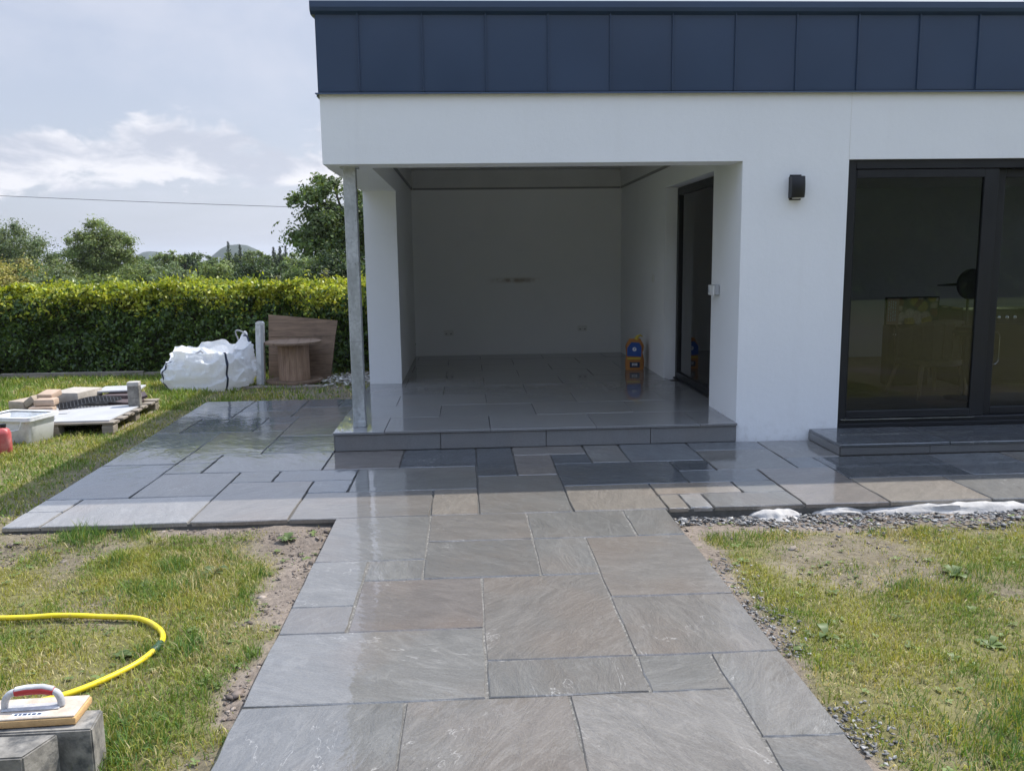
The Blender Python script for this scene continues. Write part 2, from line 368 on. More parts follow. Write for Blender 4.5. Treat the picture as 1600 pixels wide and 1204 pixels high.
# ------------------------------------------------------------------ object helpers
def tag(o, label=None, cat=None, group=None, kind=None):
    if label: o['label'] = label
    if cat: o['category'] = cat
    if group: o['group'] = group
    if kind: o['kind'] = kind
    return o
def empty(name, loc=(0, 0, 0), rz=0., label=None, cat=None, group=None):
    o = bpy.data.objects.new(name, None); COL.objects.link(o); o.empty_display_size = .1
    o.location = loc; o.rotation_euler = (0, 0, rz)
    return tag(o, label, cat, group)
def link(name, me, mat, parent=None, loc=None, rot=None, color=None):
    if mat is not None and not me.materials: me.materials.append(mat)
    o = bpy.data.objects.new(name, me); COL.objects.link(o)
    if parent is not None: o.parent = parent
    if loc is not None: o.location = loc
    if rot is not None: o.rotation_euler = rot
    if color is not None: o.color = (*color, 1)
    return o
class MB:
    def __init__(s): s.bm = bmesh.new()
    def box(s, x0, x1, y0, y1, z0, z1, bev=0., seg=1, mat=None):
        r = bmesh.ops.create_cube(s.bm, size=1.0)
        for v in r['verts']:
            v.co = Vector(((x0+x1)/2+v.co.x*(x1-x0), (y0+y1)/2+v.co.y*(y1-y0), (z0+z1)/2+v.co.z*(z1-z0)))
        if bev > 0:
            es = list({e for v in r['verts'] for e in v.link_edges})
            rr = bmesh.ops.bevel(s.bm, geom=es, offset=bev, segments=seg, affect='EDGES', profile=.5)
            vs = list({v for f in rr['faces'] for v in f.verts} | {v for v in r['verts'] if v.is_valid})
        else: vs = r['verts']
        if mat is not None:
            for v in vs: v.co = mat @ v.co
        return s
    def tube(s, pts, rad, n=8, cap=True):
        pts = [Vector(p) for p in pts]
        if isinstance(rad, (int, float)): rad = [rad]*len(pts)
        rings = []; prev = None
        for i, p in enumerate(pts):
            d = (pts[min(i+1, len(pts)-1)]-pts[max(i-1, 0)]).normalized()
            if prev is None:
                a = d.orthogonal().normalized()
            else:
                a = (prev - d*prev.dot(d)).normalized()
            prev = a; b = d.cross(a)
            rings.append([s.bm.verts.new(p+(a*math.cos(t)+b*math.sin(t))*rad[i]) for t in [2*math.pi*k/n for k in range(n)]])
        for r1, r2 in zip(rings, rings[1:]):
            for k in range(n): s.bm.faces.new((r1[k], r1[(k+1) % n], r2[(k+1) % n], r2[k]))
        if cap:
            s.bm.faces.new(rings[0][::-1]); s.bm.faces.new(rings[-1])
        return s
    def lathe(s, prof, n=24, c=(0, 0, 0)):
        rings = []
        for r, z in prof:
            rings.append([s.bm.verts.new((c[0]+r*math.cos(2*math.pi*k/n), c[1]+r*math.sin(2*math.pi*k/n), c[2]+z)) for k in range(n)])
        for r1, r2 in zip(rings, rings[1:]):
            for k in range(n): s.bm.faces.new((r1[k], r1[(k+1) % n], r2[(k+1) % n], r2[k]))
        s.bm.faces.new(rings[0][::-1]); s.bm.faces.new(rings[-1]); return s
    def prism(s, poly, d0, d1, axis='y'):
        def P(a, b, d): return {'y': (a, d, b), 'z': (a, b, d), 'x': (d, a, b)}[axis]
        A = [s.bm.verts.new(P(a, b, d0)) for a, b in poly]; B = [s.bm.verts.new(P(a, b, d1)) for a, b in poly]
        n = len(poly); s.bm.faces.new(A); s.bm.faces.new(B[::-1])
        for i in range(n): s.bm.faces.new((A[i], B[i], B[(i+1) % n], A[(i+1) % n]))
        return s
    def grid(s, P):   # P: 2D list of points
        V = [[s.bm.verts.new(p) for p in row] for row in P]
        for i in range(len(V)-1):
            for j in range(len(V[0])-1): s.bm.faces.new((V[i][j], V[i][j+1], V[i+1][j+1], V[i+1][j]))
        return s
    def mesh(s, name, smooth=False, off=None):
        bmesh.ops.recalc_face_normals(s.bm, faces=s.bm.faces[:])
        if off is not None:
            for v in s.bm.verts: v.co -= Vector(off)
        me = bpy.data.meshes.new(name); s.bm.to_mesh(me); s.bm.free()
        if smooth:
            me.polygons.foreach_set('use_smooth', [True]*len(me.polygons))
            try: me.set_sharp_from_angle(angle=RAD(40))
            except Exception: pass
        return me
    def obj(s, name, mat, parent=None, smooth=False, world=False, loc=None, rot=None, color=None, label=None):
        off = None
        if world and parent is not None:
            off = parent.location.copy(); p = parent.parent
            while p is not None: off += p.location; p = p.parent
        o = link(name, s.mesh(name, smooth, off), mat, parent, loc, rot, color)
        if label: o['label'] = label
        return o

def np_mesh(name, V, F, mat, cols=None, parent=None, loc=None, smooth=False):
    V = np.asarray(V, np.float32); F = np.asarray(F, np.int32); n, k = F.shape
    me = bpy.data.meshes.new(name)
    me.vertices.add(len(V)); me.vertices.foreach_set('co', V.ravel())
    me.loops.add(n*k); me.loops.foreach_set('vertex_index', F.ravel())
    me.polygons.add(n); me.polygons.foreach_set('loop_start', np.arange(n, dtype=np.int32)*k)
    try: me.polygons.foreach_set('loop_total', np.full(n, k, np.int32))
    except Exception: pass
    if smooth: me.polygons.foreach_set('use_smooth', np.ones(n, bool))
    me.update(calc_edges=True)
    if cols is not None:
        a = me.color_attributes.new('Col', 'FLOAT_COLOR', 'POINT')
        c = np.ones((len(V), 4), np.float32); c[:, :3] = cols; a.data.foreach_set('color', c.ravel())
    return link(name, me, mat, parent, loc)

# ------------------------------------------------------------------ terrain
XA, XB = -.865, 1.262          # path edges
YF = 5.215                     # front edge of the patio
def XL(y): return -2.935 - .031*(y-5.18)     # left edge of the patio
def paved(x, y, m=0.):
    path = (x > XA-m) & (x < XB+m) & (y < YF+.05)
    pat = (x > XL(y)-m) & (y > YF-m) & (y < 9.92+m) & (x < 9)
    house = (x > -1.17-m) & (y > 7.1) & (y < 13.1+m) & (x < 9.1)
    return path | pat | house
def soil(x, y):
    """bare earth, 0 to 1"""
    n = fbm(x*2.2, y*2.2, 5.); n2 = fbm(x*.9, y*.9, 9.)
    d = XA - x                                              # distance left of the path
    w = .07 + .10*sstep(2.5, 3.6, y) + .38*sstep(4.0, 5.2, y)
    s = np.where(d > -.05, 1-sstep(w*.55, w*1.25, d + (n-.5)*.5), 0)
    s = np.maximum(s, np.where(x < XA, 1-sstep(.04, .22, (YF-y)+(n-.5)*.25), 0)*np.where(x < XA, sstep(-2.3, -1.7, x)*.5+.5, 0)*(y < YF+.1))
    patch = sstep(.56, .66, n2*.6+n*.4)
    s = np.maximum(s, patch*.7)
    r = x - XB
    s = np.maximum(s, np.where((r > -.05), 1-sstep(.03, .18, r+(n-.5)*.30), 0))
    s = np.maximum(s, np.where((r > 0) & (y < YF+.1), 1-sstep(.20, .42, (YF-y)+(n-.5)*.4), 0))
    m = sstep(1.5, 1.9, x)*sstep(4.0, 4.35, y)*(1-sstep(4.8, 5.1, y))
    s = np.maximum(s, m*sstep(.52, .64, n)*.55)
    far = sstep(5.5, 7.0, y)*(x < -2.9)
    edge = np.where((x < XL(y)) & (y > YF), 1-sstep(.05, .5, (XL(y)-x)+(n-.5)*.4), 0)
    back = (x > XL(y)) & (y > 9.85) & (y < 13)
    s = s*(1-.8*far*(1-edge)); s = np.maximum(s, edge*.55)
    s = np.where(back, np.maximum(s, sstep(-3.4, -2.2, x)*(.45+.5*n)), s)
    for tx, ty, rr in ((-2.38, 5.12, .17), (-2.1, 5.14, .11)): s = s*(1-np.exp(-(((x-tx)**2+(y-ty)**2)/rr**2)))
    return np.clip(s, 0, 1)
def gz(x, y):
    z = -.075 + (fbm(x*1.3, y*1.3, 2.)-.5)*.045 + (fbm(x*7, y*7, 4.)-.5)*.018
    nearp = np.exp(-((np.minimum(np.abs(x-XA), np.abs(x-XB))/.5)**2))*(y < 5.0)
    z = z + .028*nearp*(y < 4.6)
    z = np.where((np.abs(y-YF) < .25) & (x < XA), z+.022, z)
    return z
def gz1(x, y): return float(gz(np.array([x]), np.array([y]))[0])

def build_ground():
    def axis(lo, hi, step, far):
        a = np.arange(lo, hi+1e-6, step); g = []; d = step
        t = hi
        while t < far: d *= 1.5; t += d; g.append(t)
        h = []; d = step; t = lo
        while t > -far: d *= 1.5; t -= d; h.append(t)
        return np.concatenate([h[::-1], a, g])
    xs = axis(-6, 6, .05, 2200); ys = axis(1.0, 13.5, .05, 2200)
    X, Y = np.meshgrid(xs, ys); x = X.ravel(); y = Y.ravel()
    near = ((np.abs(x) < 14) & (y > -6) & (y < 20))
    z = np.where(near, gz(x, y), -.075)
    s = soil(x, y)
    z = z + s*(fbm(x*14, y*14, 8., 3)-.45)*.035*near
    z = np.where(paved(x, y, -.06), -.14, z)
    z = np.where((x > 9.0) & (y > 5), -.075, z)
    earth = np.array([.235, .195, .16]); earth2 = np.array([.14, .115, .095]); under = np.array([.185, .170, .075]); far = np.array([.12, .155, .05])
    n = fbm(x*3, y*3, 12.)[:, None]
    e = earth*(n)+earth2*(1-n)
    c = under*(1-s[:, None]) + e*1.15*s[:, None]
    fr = sstep(14, 26, np.hypot(x, y-6))[:, None]
    c = c*(1-fr)+far*fr
    nx, ny = len(xs), len(ys)
    i = np.arange(nx*ny).reshape(ny, nx)
    F = np.stack([i[:-1, :-1], i[:-1, 1:], i[1:, 1:], i[1:, :-1]], -1).reshape(-1, 4)
    o = np_mesh('ground', np.stack([x, y, z], 1), F, MT['ground'], c, smooth=True)
    tag(o, kind='structure')
build_ground()

# ------------------------------------------------------------------ paving
rs = random.Random(4)
GREY = (.140, .135, .124); PALE = (.225, .217, .205); DARK = (.068, .074, .081); BLUE = (.115, .123, .130); BEIGE = (.205, .180, .150); BROWN = (.152, .134, .119); MIX = (.150, .138, .123)
def slab(parent, x0, x1, y0, y1, col, mat, gap=.0042, ztop=0., th=.028, name='slab', tilt=.0016, wob=.0038, slope=None):
    cx, cy = (x0+x1)/2, (y0+y1)/2
    x0 += gap; x1 -= gap; y0 += gap; y1 -= gap
    cor = [(x0, y0), (x1, y0), (x1, y1), (x0, y1)]
    if slope: cor = [(slope(y0)+gap, y0), (x1, y0), (x1, y1), (slope(y1)+gap, y1)]
    ring = []
    for k in range(4):
        a = Vector(cor[k]); b = Vector(cor[(k+1) % 4]); d = b-a; nn = Vector((-d.y, d.x)).normalized()
        m = 4 if wob > .001 else 1
        for t in range(m):
            p = a + d*(t/m) + nn*rs.uniform(-wob, wob)*(1 if m > 1 else 0)
            if t == 0 and m > 1: p += nn*.003 + d.normalized()*.003
            ring.append(p)
    bm = bmesh.new(); n = len(ring); c2 = Vector((cx, cy))
    ch = .005 if wob > .001 else .002
    top = []; mid = []; bot = []
    for p in ring:
        q = p-c2; ins = q*(1-ch/max(q.length, .01))
        top.append(bm.verts.new((ins.x, ins.y, 0))); mid.append(bm.verts.new((q.x, q.y, -ch*rs.uniform(.7, 1.6)))); bot.append(bm.verts.new((q.x, q.y, -th)))
    bm.faces.new(top)
    for a, b in ((top, mid), (mid, bot)):
        for k in range(n): bm.faces.new((a[k], b[k], b[(k+1) % n], a[(k+1) % n]))
    bmesh.ops.recalc_face_normals(bm, faces=bm.faces[:])
    me = bpy.data.meshes.new(name); bm.to_mesh(me); bm.free()
    j = [rs.uniform(.9, 1.1)]*3
    return link(name, me, mat, parent, (cx, cy, ztop+rs.uniform(-.0012, .0012)), (rs.uniform(-tilt, tilt), rs.uniform(-tilt, tilt), 0), tuple(col[i]*j[i] for i in range(3)))

def build_patio():
    b = MB(); b.prism([(XL(YF)+.004, YF+.008), (9, YF+.008), (9, 7.11), (-1.15, 7.11), (-1.15, 9.9), (XL(9.9)+.004, 9.9)], -.16, -.013, 'z')
    P = b.obj('patio', MT['joint']); tag(P, kind='structure')
    m9, m8, m7, m6, m5, m4, m3, m2, m1, m0 = -2.70, -2.388, -2.095, -1.785, -1.478, -1.165, -.874, -.562, -.265, .048
    g1, g2, g3, g4, g5, g6, g7, g8, g9 = .353, .660, .969, 1.277, 1.577, 1.878, 2.183, 2.508, 2.753
    q = {-1: 5.535, 0: 5.826, 1: 6.159, 2: 6.484, 3: 6.806, 4: 7.11}
    F = YF; L = None
    T = [  # x0, x1, y0, y1, colour
     (L, m9, F, 5.535, PALE), (L, m9, 5.535, q[0], PALE), (m9, m6, F, q[0], PALE), (m6, m4, F, q[1], MIX), (m4, m1, F, q[0], MIX),
     (m4, m3, q[0], q[1], BLUE), (m6, m5, q[1], q[2], GREY), (m5, m3, q[1], q[2], BLUE), (m8, m6, q[0], q[2], GREY), (L, m8, q[0], q[3], BLUE),
     (m8, m7, q[2], q[3], GREY), (m8, m7, q[3], q[4], GREY), (m7, m4, q[2], q[4], GREY), (L, m8, q[3], 7.41, GREY),
     (m8, m6, q[4], 8.08, GREY), (m6, m4+.0, q[4], 7.82, BLUE), (L, m8, 7.41, 8.08, BLUE), (L, -2.79, 8.08, 8.82, GREY), (-2.79, m7, 8.08, 8.82, DARK),
     (m7, m6, 8.08, 8.45, GREY), (m7, m6, 8.45, 8.82, BLUE), (m6, m4, 7.82, 8.82, GREY), (L, -2.5, 8.82, 9.5, DARK), (-2.5, -1.88, 8.82, 9.2, GREY),
     (-2.5, -1.88, 9.2, 9.9, BLUE), (-1.88, m4, 8.82, 9.38, GREY), (-1.88, -1.47, 9.38, 9.9, DARK), (-1.47, m4, 9.38, 9.9, BLUE), (L, -2.5, 9.5, 9.9, GREY),
     (m4, m2, q[2], q[4], BROWN), (m3, m0, q[0], q[2], GREY), (m2, m0, q[2], q[4], DARK), (m0, g1, q[1], q[4], DARK), (g1, g2, q[1], q[3], BROWN), (g1, g3, q[3], q[4], MIX),
     (g2, g3, q[2], q[3], DARK), (g3, g4, q[2], q[4], GREY), (g2, g5, q[0], q[2], DARK), (g5, g6, q[1], q[2], DARK), (g4, g6, q[2], q[4], BLUE),
     (g6, g8, q[3], q[4], BLUE), (g6, g8, q[1], q[3], GREY), (g8, 2.99, q[2], q[4], GREY), (g8, g9, q[1], q[2], BLUE), (g5, g7, q[0], q[1], BLUE), (g7, g9, F, q[1], BROWN),
     (g6, g7, q[-1], q[0], GREY), (g5, g7, F, q[-1], GREY), (m1, m0, F, q[0], BEIGE), (m0, g2, F, q[1], GREY), (g2, g4, F, q[0], BEIGE), (g4, g6, q[-1], q[0], BEIGE),
     (g4, 1.42, F, q[-1], BEIGE), (1.42, g5, F, q[-1], PALE),
     (g9, 3.45, F, q[0], BEIGE), (3.45, 4.06, F, q[0], GREY), (4.06, 4.95, F, q[0], DARK), (4.95, 5.55, F, q[0], BROWN), (5.55, 6.45, F, q[0], GREY), (6.45, 7.35, F, q[0], MIX),
     (g9, 3.70, q[0], q[2], DARK), (3.70, 4.3, q[0], q[2], BLUE), (4.3, 5.2, q[0], q[2], GREY), (5.2, 6.1, q[0], q[2], DARK), (6.1, 7.35, q[0], q[2], BLUE),
    ]
    for x0, x1, y0, y1, c in T:
        if x0 is None: slab(P, XL((y0+y1)/2), x1, y0, y1, c, MT['slab'], slope=XL)
        else: slab(P, x0, x1, y0, y1, c, MT['slab'])
build_patio()

def build_path():
    b = MB(); b.box(XA+.006, XB-.006, -6, YF+.004, -.13, -.006)
    P = b.obj('path', MT['sand']); tag(P, kind='structure')
    a, bb, c, d, e, f, g, h = XA, -.562, -.258, .045, .352, .660, .969, XB
    r = {6: 4.706, 5: 4.424, 4: 4.134, 3: 3.824, 2: 3.534, 1: 3.218, 0: 2.926, -1: 2.596}
    W = MT['slab_path']; T = [
     (a, c, r[5], YF, GREY), (a, bb, r[3], r[5], GREY), (bb, c, r[4], r[5], GREY), (bb, d, r[2], r[4], BROWN), (a, bb, r[2], r[3], GREY), (a, d, r[0], r[2], GREY),
     (c, e, r[6], YF, MIX), (e, g, r[6], YF, GREY), (g, h, r[6], YF, GREY), (c, e, r[4], r[6], GREY), (e, f, r[4], r[6], GREY), (f, h, r[3], r[6], MIX),
     (d, f, r[1], r[4], MIX), (f, h, r[1], r[3], MIX), (d, f, r[0], r[1], GREY), (f, g, r[0], r[1], GREY), (g, h, r[-1], r[1], GREY),
     (a, c, 2.29, r[0], GREY), (c, e, 2.0, r[0], MIX), (e, g, 2.0, r[0], MIX), (g, h, 2.0, r[-1], GREY), (a, c, 1.68, 2.29, MIX),
     (c, f, 1.38, 2.0, GREY), (f, h, 1.38, 2.0, BROWN), (a, c, 1.07, 1.68, GREY), (c, e, .77, 1.38, MIX), (e, h, .77, 1.38, GREY), (a, c, .46, 1.07, GREY),
     (c, h, .16, .77, GREY), (a, c, -.15, .46, MIX), (c, f, -.45, .16, GREY), (f, h, -.45, .16, MIX), (a, d, -1.06, -.15, GREY), (d, h, -1.06, -.45, MIX)]
    for t in T: slab(P, *t[:4], t[4], W, gap=.0035)
    y = -1.06
    while y > -5.5:
        slab(P, a, d, y-.61, y, GREY, W); slab(P, d, h, y-.61, y, MIX, W); y -= .61
build_path()

HP = .168
TILE = (.19, .19, .19)
def build_porch_floor():
    b = MB(); b.prism([(-1.150, 7.118), (2.33, 7.118), (2.33, 7.98), (2.52, 7.98), (2.52, 9.9), (2.37, 9.9), (2.37, 12.73), (-.79, 12.73), (-.79, 9.9), (-1.15, 9.9)], -.05, HP-.022, 'z')
    P = b.obj('porch_floor', MT['joint']); tag(P, kind='structure')
    rows = [7.088, 7.722, 8.356, 8.985, 9.61, 10.245, 10.88, 11.51, 12.13, 12.72]
    odd = [-.732, .178, 1.096, 2.005]; evn = [-.279, .626, 1.547]
    for i in range(len(rows)-1):
        y0, y1 = rows[i], rows[i+1]
        xl = -1.168 if y1 < 9.95 else -.792; xr = 2.334 if i == 0 else (2.475 if y1 < 9.7 else 2.368)
        if i == 4: xl = -1.168
        js = [xl] + [x for x in (odd if i % 2 == 0 else evn) if xl+.05 < x < xr-.05] + [xr]
        for x0, x1 in zip(js, js[1:]):
            slab(P, x0, x1, y0, y1, TILE, MT['tile'], gap=.0022, ztop=HP, th=.02, name='tile', tilt=.0004, wob=0)
    # riser strips below the nosing
    js = [-1.152, -.253, .659, 1.572, 2.332]
    for x0, x1 in zip(js, js[1:]):
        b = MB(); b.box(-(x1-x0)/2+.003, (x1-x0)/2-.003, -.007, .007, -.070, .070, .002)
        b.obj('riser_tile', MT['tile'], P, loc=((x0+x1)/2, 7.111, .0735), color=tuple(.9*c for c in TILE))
    for y0, y1 in ((7.12, 8.0), (8.0, 8.9), (8.9, 9.9)):
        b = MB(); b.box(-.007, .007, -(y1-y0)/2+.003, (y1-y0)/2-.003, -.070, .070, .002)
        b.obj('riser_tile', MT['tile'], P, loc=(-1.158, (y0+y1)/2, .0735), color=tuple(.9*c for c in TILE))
build_porch_floor()

def build_doorstep():
    b = MB(); b.box(3.0, 7.3, 6.515, 7.16, -.02, .068)
    P = b.obj('door_step', MT['joint']); tag(P, kind='structure')
    for x0, x1 in ((2.985, 3.90), (3.90, 4.81), (4.81, 5.72), (5.72, 6.63), (6.63, 7.32)):
        slab(P, x0, x1, 6.49, 7.135, DARK, MT['slab'], gap=.002, ztop=.092, th=.022, tilt=.0006, wob=.0012)
    for x0, x1 in ((2.995, 3.74), (3.74, 4.66), (4.66, 5.57), (5.57, 6.49), (6.49, 7.31)):
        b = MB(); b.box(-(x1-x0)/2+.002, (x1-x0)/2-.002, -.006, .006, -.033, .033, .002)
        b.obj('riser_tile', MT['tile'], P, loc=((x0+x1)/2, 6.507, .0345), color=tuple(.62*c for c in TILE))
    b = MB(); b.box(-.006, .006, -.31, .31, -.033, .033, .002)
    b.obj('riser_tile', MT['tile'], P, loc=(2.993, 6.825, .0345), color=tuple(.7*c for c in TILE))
build_doorstep()

# ------------------------------------------------------------------ house
H = empty('house', (0, 7.14, 0), 0, 'white rendered flat roofed house with dark metal fascia and open corner porch', 'house')
def build_house():
    W = MT['wall']; w = dict(parent=H, world=True)
    b = MB(); b.prism([(-1.155, 2.395), (2.335, 2.395), (2.335, -.2), (3.247, -.2), (3.247, 2.402), (7.3, 2.402), (7.3, -.2), (9, -.2), (9, 2.945), (-1.155, 2.945)], 7.14, 7.44, 'y')
    fw = b.obj('front_wall', W, **w)
    b = MB(); b.box(3.2445, 3.2495, 7.1383, 7.15, 2.402, 2.945); b.obj('expansion_bead', MT['plate'], H, world=True)
    b = MB(); b.prism([(7.44, 2.395), (9.9, 2.395), (9.9, HP), (13.05, HP), (13.05, 2.945), (7.44, 2.945)], -1.165, -.79, 'x'); b.obj('side_wall', W, **w)
    b = MB(); b.box(-.79, 9, 12.73, 13.05, .0, 2.945); b.obj('back_wall', MT['wall_in'], **w)
    # wall between porch and room, with the opening of the side door
    b = MB(); b.prism([(7.44, -.1), (7.98, -.1), (7.98, 2.40), (9.9, 2.40), (9.9, -.1), (12.73, -.1), (12.73, 2.945), (7.44, 2.945)], 2.337, 2.66, 'x'); b.obj('porch_wall', W, **w)
    b = MB(); b.prism([(7.44, 2.40), (12.2, 2.40), (12.2, -.1), (12.73, -.1), (12.73, 2.945), (7.44, 2.945)], 8.8, 9, 'x'); b.obj('end_wall', W, **w)  # wide opening is made up, out of view, so daylight brightens the room
    b = MB(); b.box(8.89, 8.91, 7.445, 12.195, .09, 2.395); b.obj('added_end_pane', MT['glass_side'], **w)  # glazing added in that unseen opening to let daylight in
    b = MB(); b.box(-.79, 2.337, 7.44, 12.73, 2.90, 2.945); b.obj('porch_ceiling', MT['board_up'], **w)
    b = MB(); b.box(2.66, 8.8, 7.44, 12.73, 2.55, 2.60); b.obj('room_ceiling', MT['inner'], **w)
    b = MB(); b.box(2.66, 8.8, 7.44, 12.73, -.08, .085); b.obj('room_floor', MT['floor'], **w)
    b = MB(); b.box(2.66, 8.8, 12.2, 12.25, .085, 2.55); b.obj('room_wall', MT['inner'], **w)
    # band of board above the plastered walls of the porch, and its trim
    b = MB(); b.box(-.76, 2.31, 12.712, 12.73, 2.65, 2.90); b.box(-.79, -.772, 7.46, 12.70, 2.65, 2.90); b.box(2.32, 2.337, 7.46, 12.70, 2.65, 2.90); b.obj('upper_board', MT['board_up'], **w)
    b = MB(); b.box(-.76, 2.31, 12.704, 12.729, 2.622, 2.648); b.obj('ceiling_trim', MT['trim'], **w)
    b = MB(); b.box(-.789, -.766, 7.46, 12.70, 2.622, 2.648); b.obj('ceiling_trim', MT['trim'], **w)
    b = MB(); b.box(2.314, 2.336, 7.46, 12.70, 2.622, 2.648); b.obj('ceiling_trim', MT['trim'], **w)
    # roof and its metal edge
    b = MB(); b.box(-1.13, 9, 7.17, 13.03, 2.95, 3.56); b.obj('roof', MT['roofcore'], **w)
    js = [-1.162, -.826, -.316, .195, .70, 1.208, 1.721, 2.242, 2.752, 3.271, 3.789, 4.294]
    while js[-1] < 8.9: js.append(js[-1]+.512)
    for x0, x1 in zip(js, js[1:]):
        b = MB(); P = []
        bow = rs.uniform(.002, .008)*rs.choice((1, 1, -.6)); tw = rs.uniform(-.004, .004)
        nx, nz = 7, 5
        for i in range(nz+1):
            P.append([(x0+.004+(x1-x0-.008)*j/nx, 7.128-bow*math.sin(math.pi*j/nx)*math.sin(math.pi*i/nz)-.0025*(rs.random()-.5)+tw*(j/nx-.5)*(i/nz-.5), 2.962+(3.562-2.962)*i/nz) for j in range(nx+1)])
        b.grid(P); b.box(x0+.002, x1-.002, 7.134, 7.168, 2.957, 3.562); b.obj('fascia_panel', MT['fascia'], H, smooth=True, world=True)
    for x in js[1:-1]:
        b = MB(); b.box(x-.005, x+.005, 7.112, 7.132, 2.96, 3.561, .002); b.obj('standing_seam', MT['fascia'], H, world=True)
    ys = [7.15, 7.66, 8.17, 8.68, 9.19, 9.7, 10.2, 10.7, 11.2, 11.7, 12.2, 12.7, 13.04]
    for y0, y1 in zip(ys, ys[1:]):
        b = MB(); b.box(-1.168, -1.135, y0+.003, y1-.003, 2.957, 3.562, .002); b.obj('fascia_panel', MT['fascia'], H, world=True)
    b = MB(); b.prism([(7.085, 3.60), (7.092, 3.572), (7.125, 3.552), (7.17, 3.552), (7.38, 3.575), (7.38, 3.635), (7.088, 3.648)], -1.195, 9.03, 'x')
    b.prism([(-1.1945, 3.60), (-1.1905, 3.572), (-1.172, 3.552), (-1.1, 3.552), (-.9, 3.575), (-.9, 3.633), (-1.194, 3.647)], 7.381, 13.08, 'y'); b.obj('coping', MT['fascia'], **w)
    b = MB(); b.prism([(7.105, 2.940), (7.109, 2.952), (7.135, 2.957), (7.20, 2.957), (7.20, 2.947), (7.135, 2.947)], -1.185, 9.0, 'x'); b.prism([(-1.19, 2.940), (-1.186, 2.951), (-1.16, 2.956), (-1.10, 2.956), (-1.10, 2.9465), (-1.16, 2.9465)], 7.205, 13.05, 'y'); b.obj('drip_flashing', MT['fascia'], **w)
    # glazed door into the porch
    D = MB(); X0, X1 = 2.475, 2.545
    D.box(X0, X1, 7.985, 8.06, .17, 2.395, .004); D.box(X0, X1, 9.82, 9.895, .17, 2.395, .004); D.box(X0, X1, 8.06, 9.82, 2.31, 2.395, .004); D.box(X0, X1, 8.06, 9.82, .17, .25, .004)
    d = D.obj('side_door', MT['frame'], H, world=True)
    b = MB(); b.box(2.503, 2.515, 8.06, 9.82, .25, 2.31); b.obj('pane', MT['glass_side'], d, world=True)
    b = MB(); b.box(2.447, 2.474, 8.0, 9.88, .166, .185, .003); b.obj('sill', MT['frame'], d, world=True)
    b = MB(); P = []
    for i in range(2):
        P.append([(2.74+.035*math.sin(k*1.25)+.012*math.sin(k*3.1), 8.02+1.9*k/70, .12 if i == 0 else 2.42) for k in range(71)])
    b.grid(P); c = b.obj('curtain', MT['curtain'], H, smooth=True, world=True); # wide sliding door
    y0, y1 = 7.165, 7.29
    D = MB(); D.box(3.250, 3.325, y0, y1, .10, 2.40, .004); D.box(7.225, 7.298, y0, y1, .10, 2.40, .004); D.box(3.325, 7.225, y0, y1, 2.325, 2.40, .004); D.box(3.325, 7.225, y0, y1, .10, .165, .004)
    d = D.obj('sliding_door', MT['frame'], H, world=True)
    b = MB(); b.box(3.26, 7.29, 7.141, 7.164, .092, .125, .002); b.obj('threshold', MT['frame'], d, world=True)
    b = MB(); b.box(3.28, 4.50, 7.150, 7.1645, .158, .166); b.obj('track', MT['chrome'], d, world=True)
    def sash(xa, xb, ya, yb, st=.07, sb=.14):
        q = MB(); q.box(xa, xa+st, ya, yb, .168, 2.322, .004); q.box(xb-sb, xb, ya, yb, .168, 2.322, .004); q.box(xa+st, xb-sb, ya, yb, 2.25, 2.322, .004); q.box(xa+st, xb-sb, ya, yb, .168, .235, .004)
        q.obj('sash', MT['frame'], d, world=True)
        q = MB(); q.box(xa+st, xb-sb, (ya+yb)/2-.006, (ya+yb)/2+.006, .235, 2.25); q.obj('pane', MT['glass'], d, world=True)
    sash(3.327, 4.59, 7.175, 7.222, .012, .125); sash(4.55, 5.90, 7.232, 7.28, .14, .125); sash(5.86, 7.222, 7.175, 7.222, .14, .05)
build_house()

# corner post
def build_post():
    o = empty('steel_post', (-.967, 7.36, HP), 0, 'galvanised square steel post holding up the open corner of the white house', 'post')
    b = MB(); b.box(-.053, .053, -.053, .053, .006, 2.226, .008, 2); p = b.obj('shaft', MT['galv'], o)
    b = MB(); b.box(-.0555, .0555, -.0555, .0555, .0, .055, .004); b.obj('base_collar', MT['galv'], o)
    b = MB(); b.box(-.075, .075, -.06, .06, 2.215, 2.2265, .002); b.obj('head_plate', MT['galv'], o)
    b = MB(); b.box(-.0538, .0538, -.0538, .0538, .752, .757); b.obj('weld_line', MT['trim'], o)
build_post()

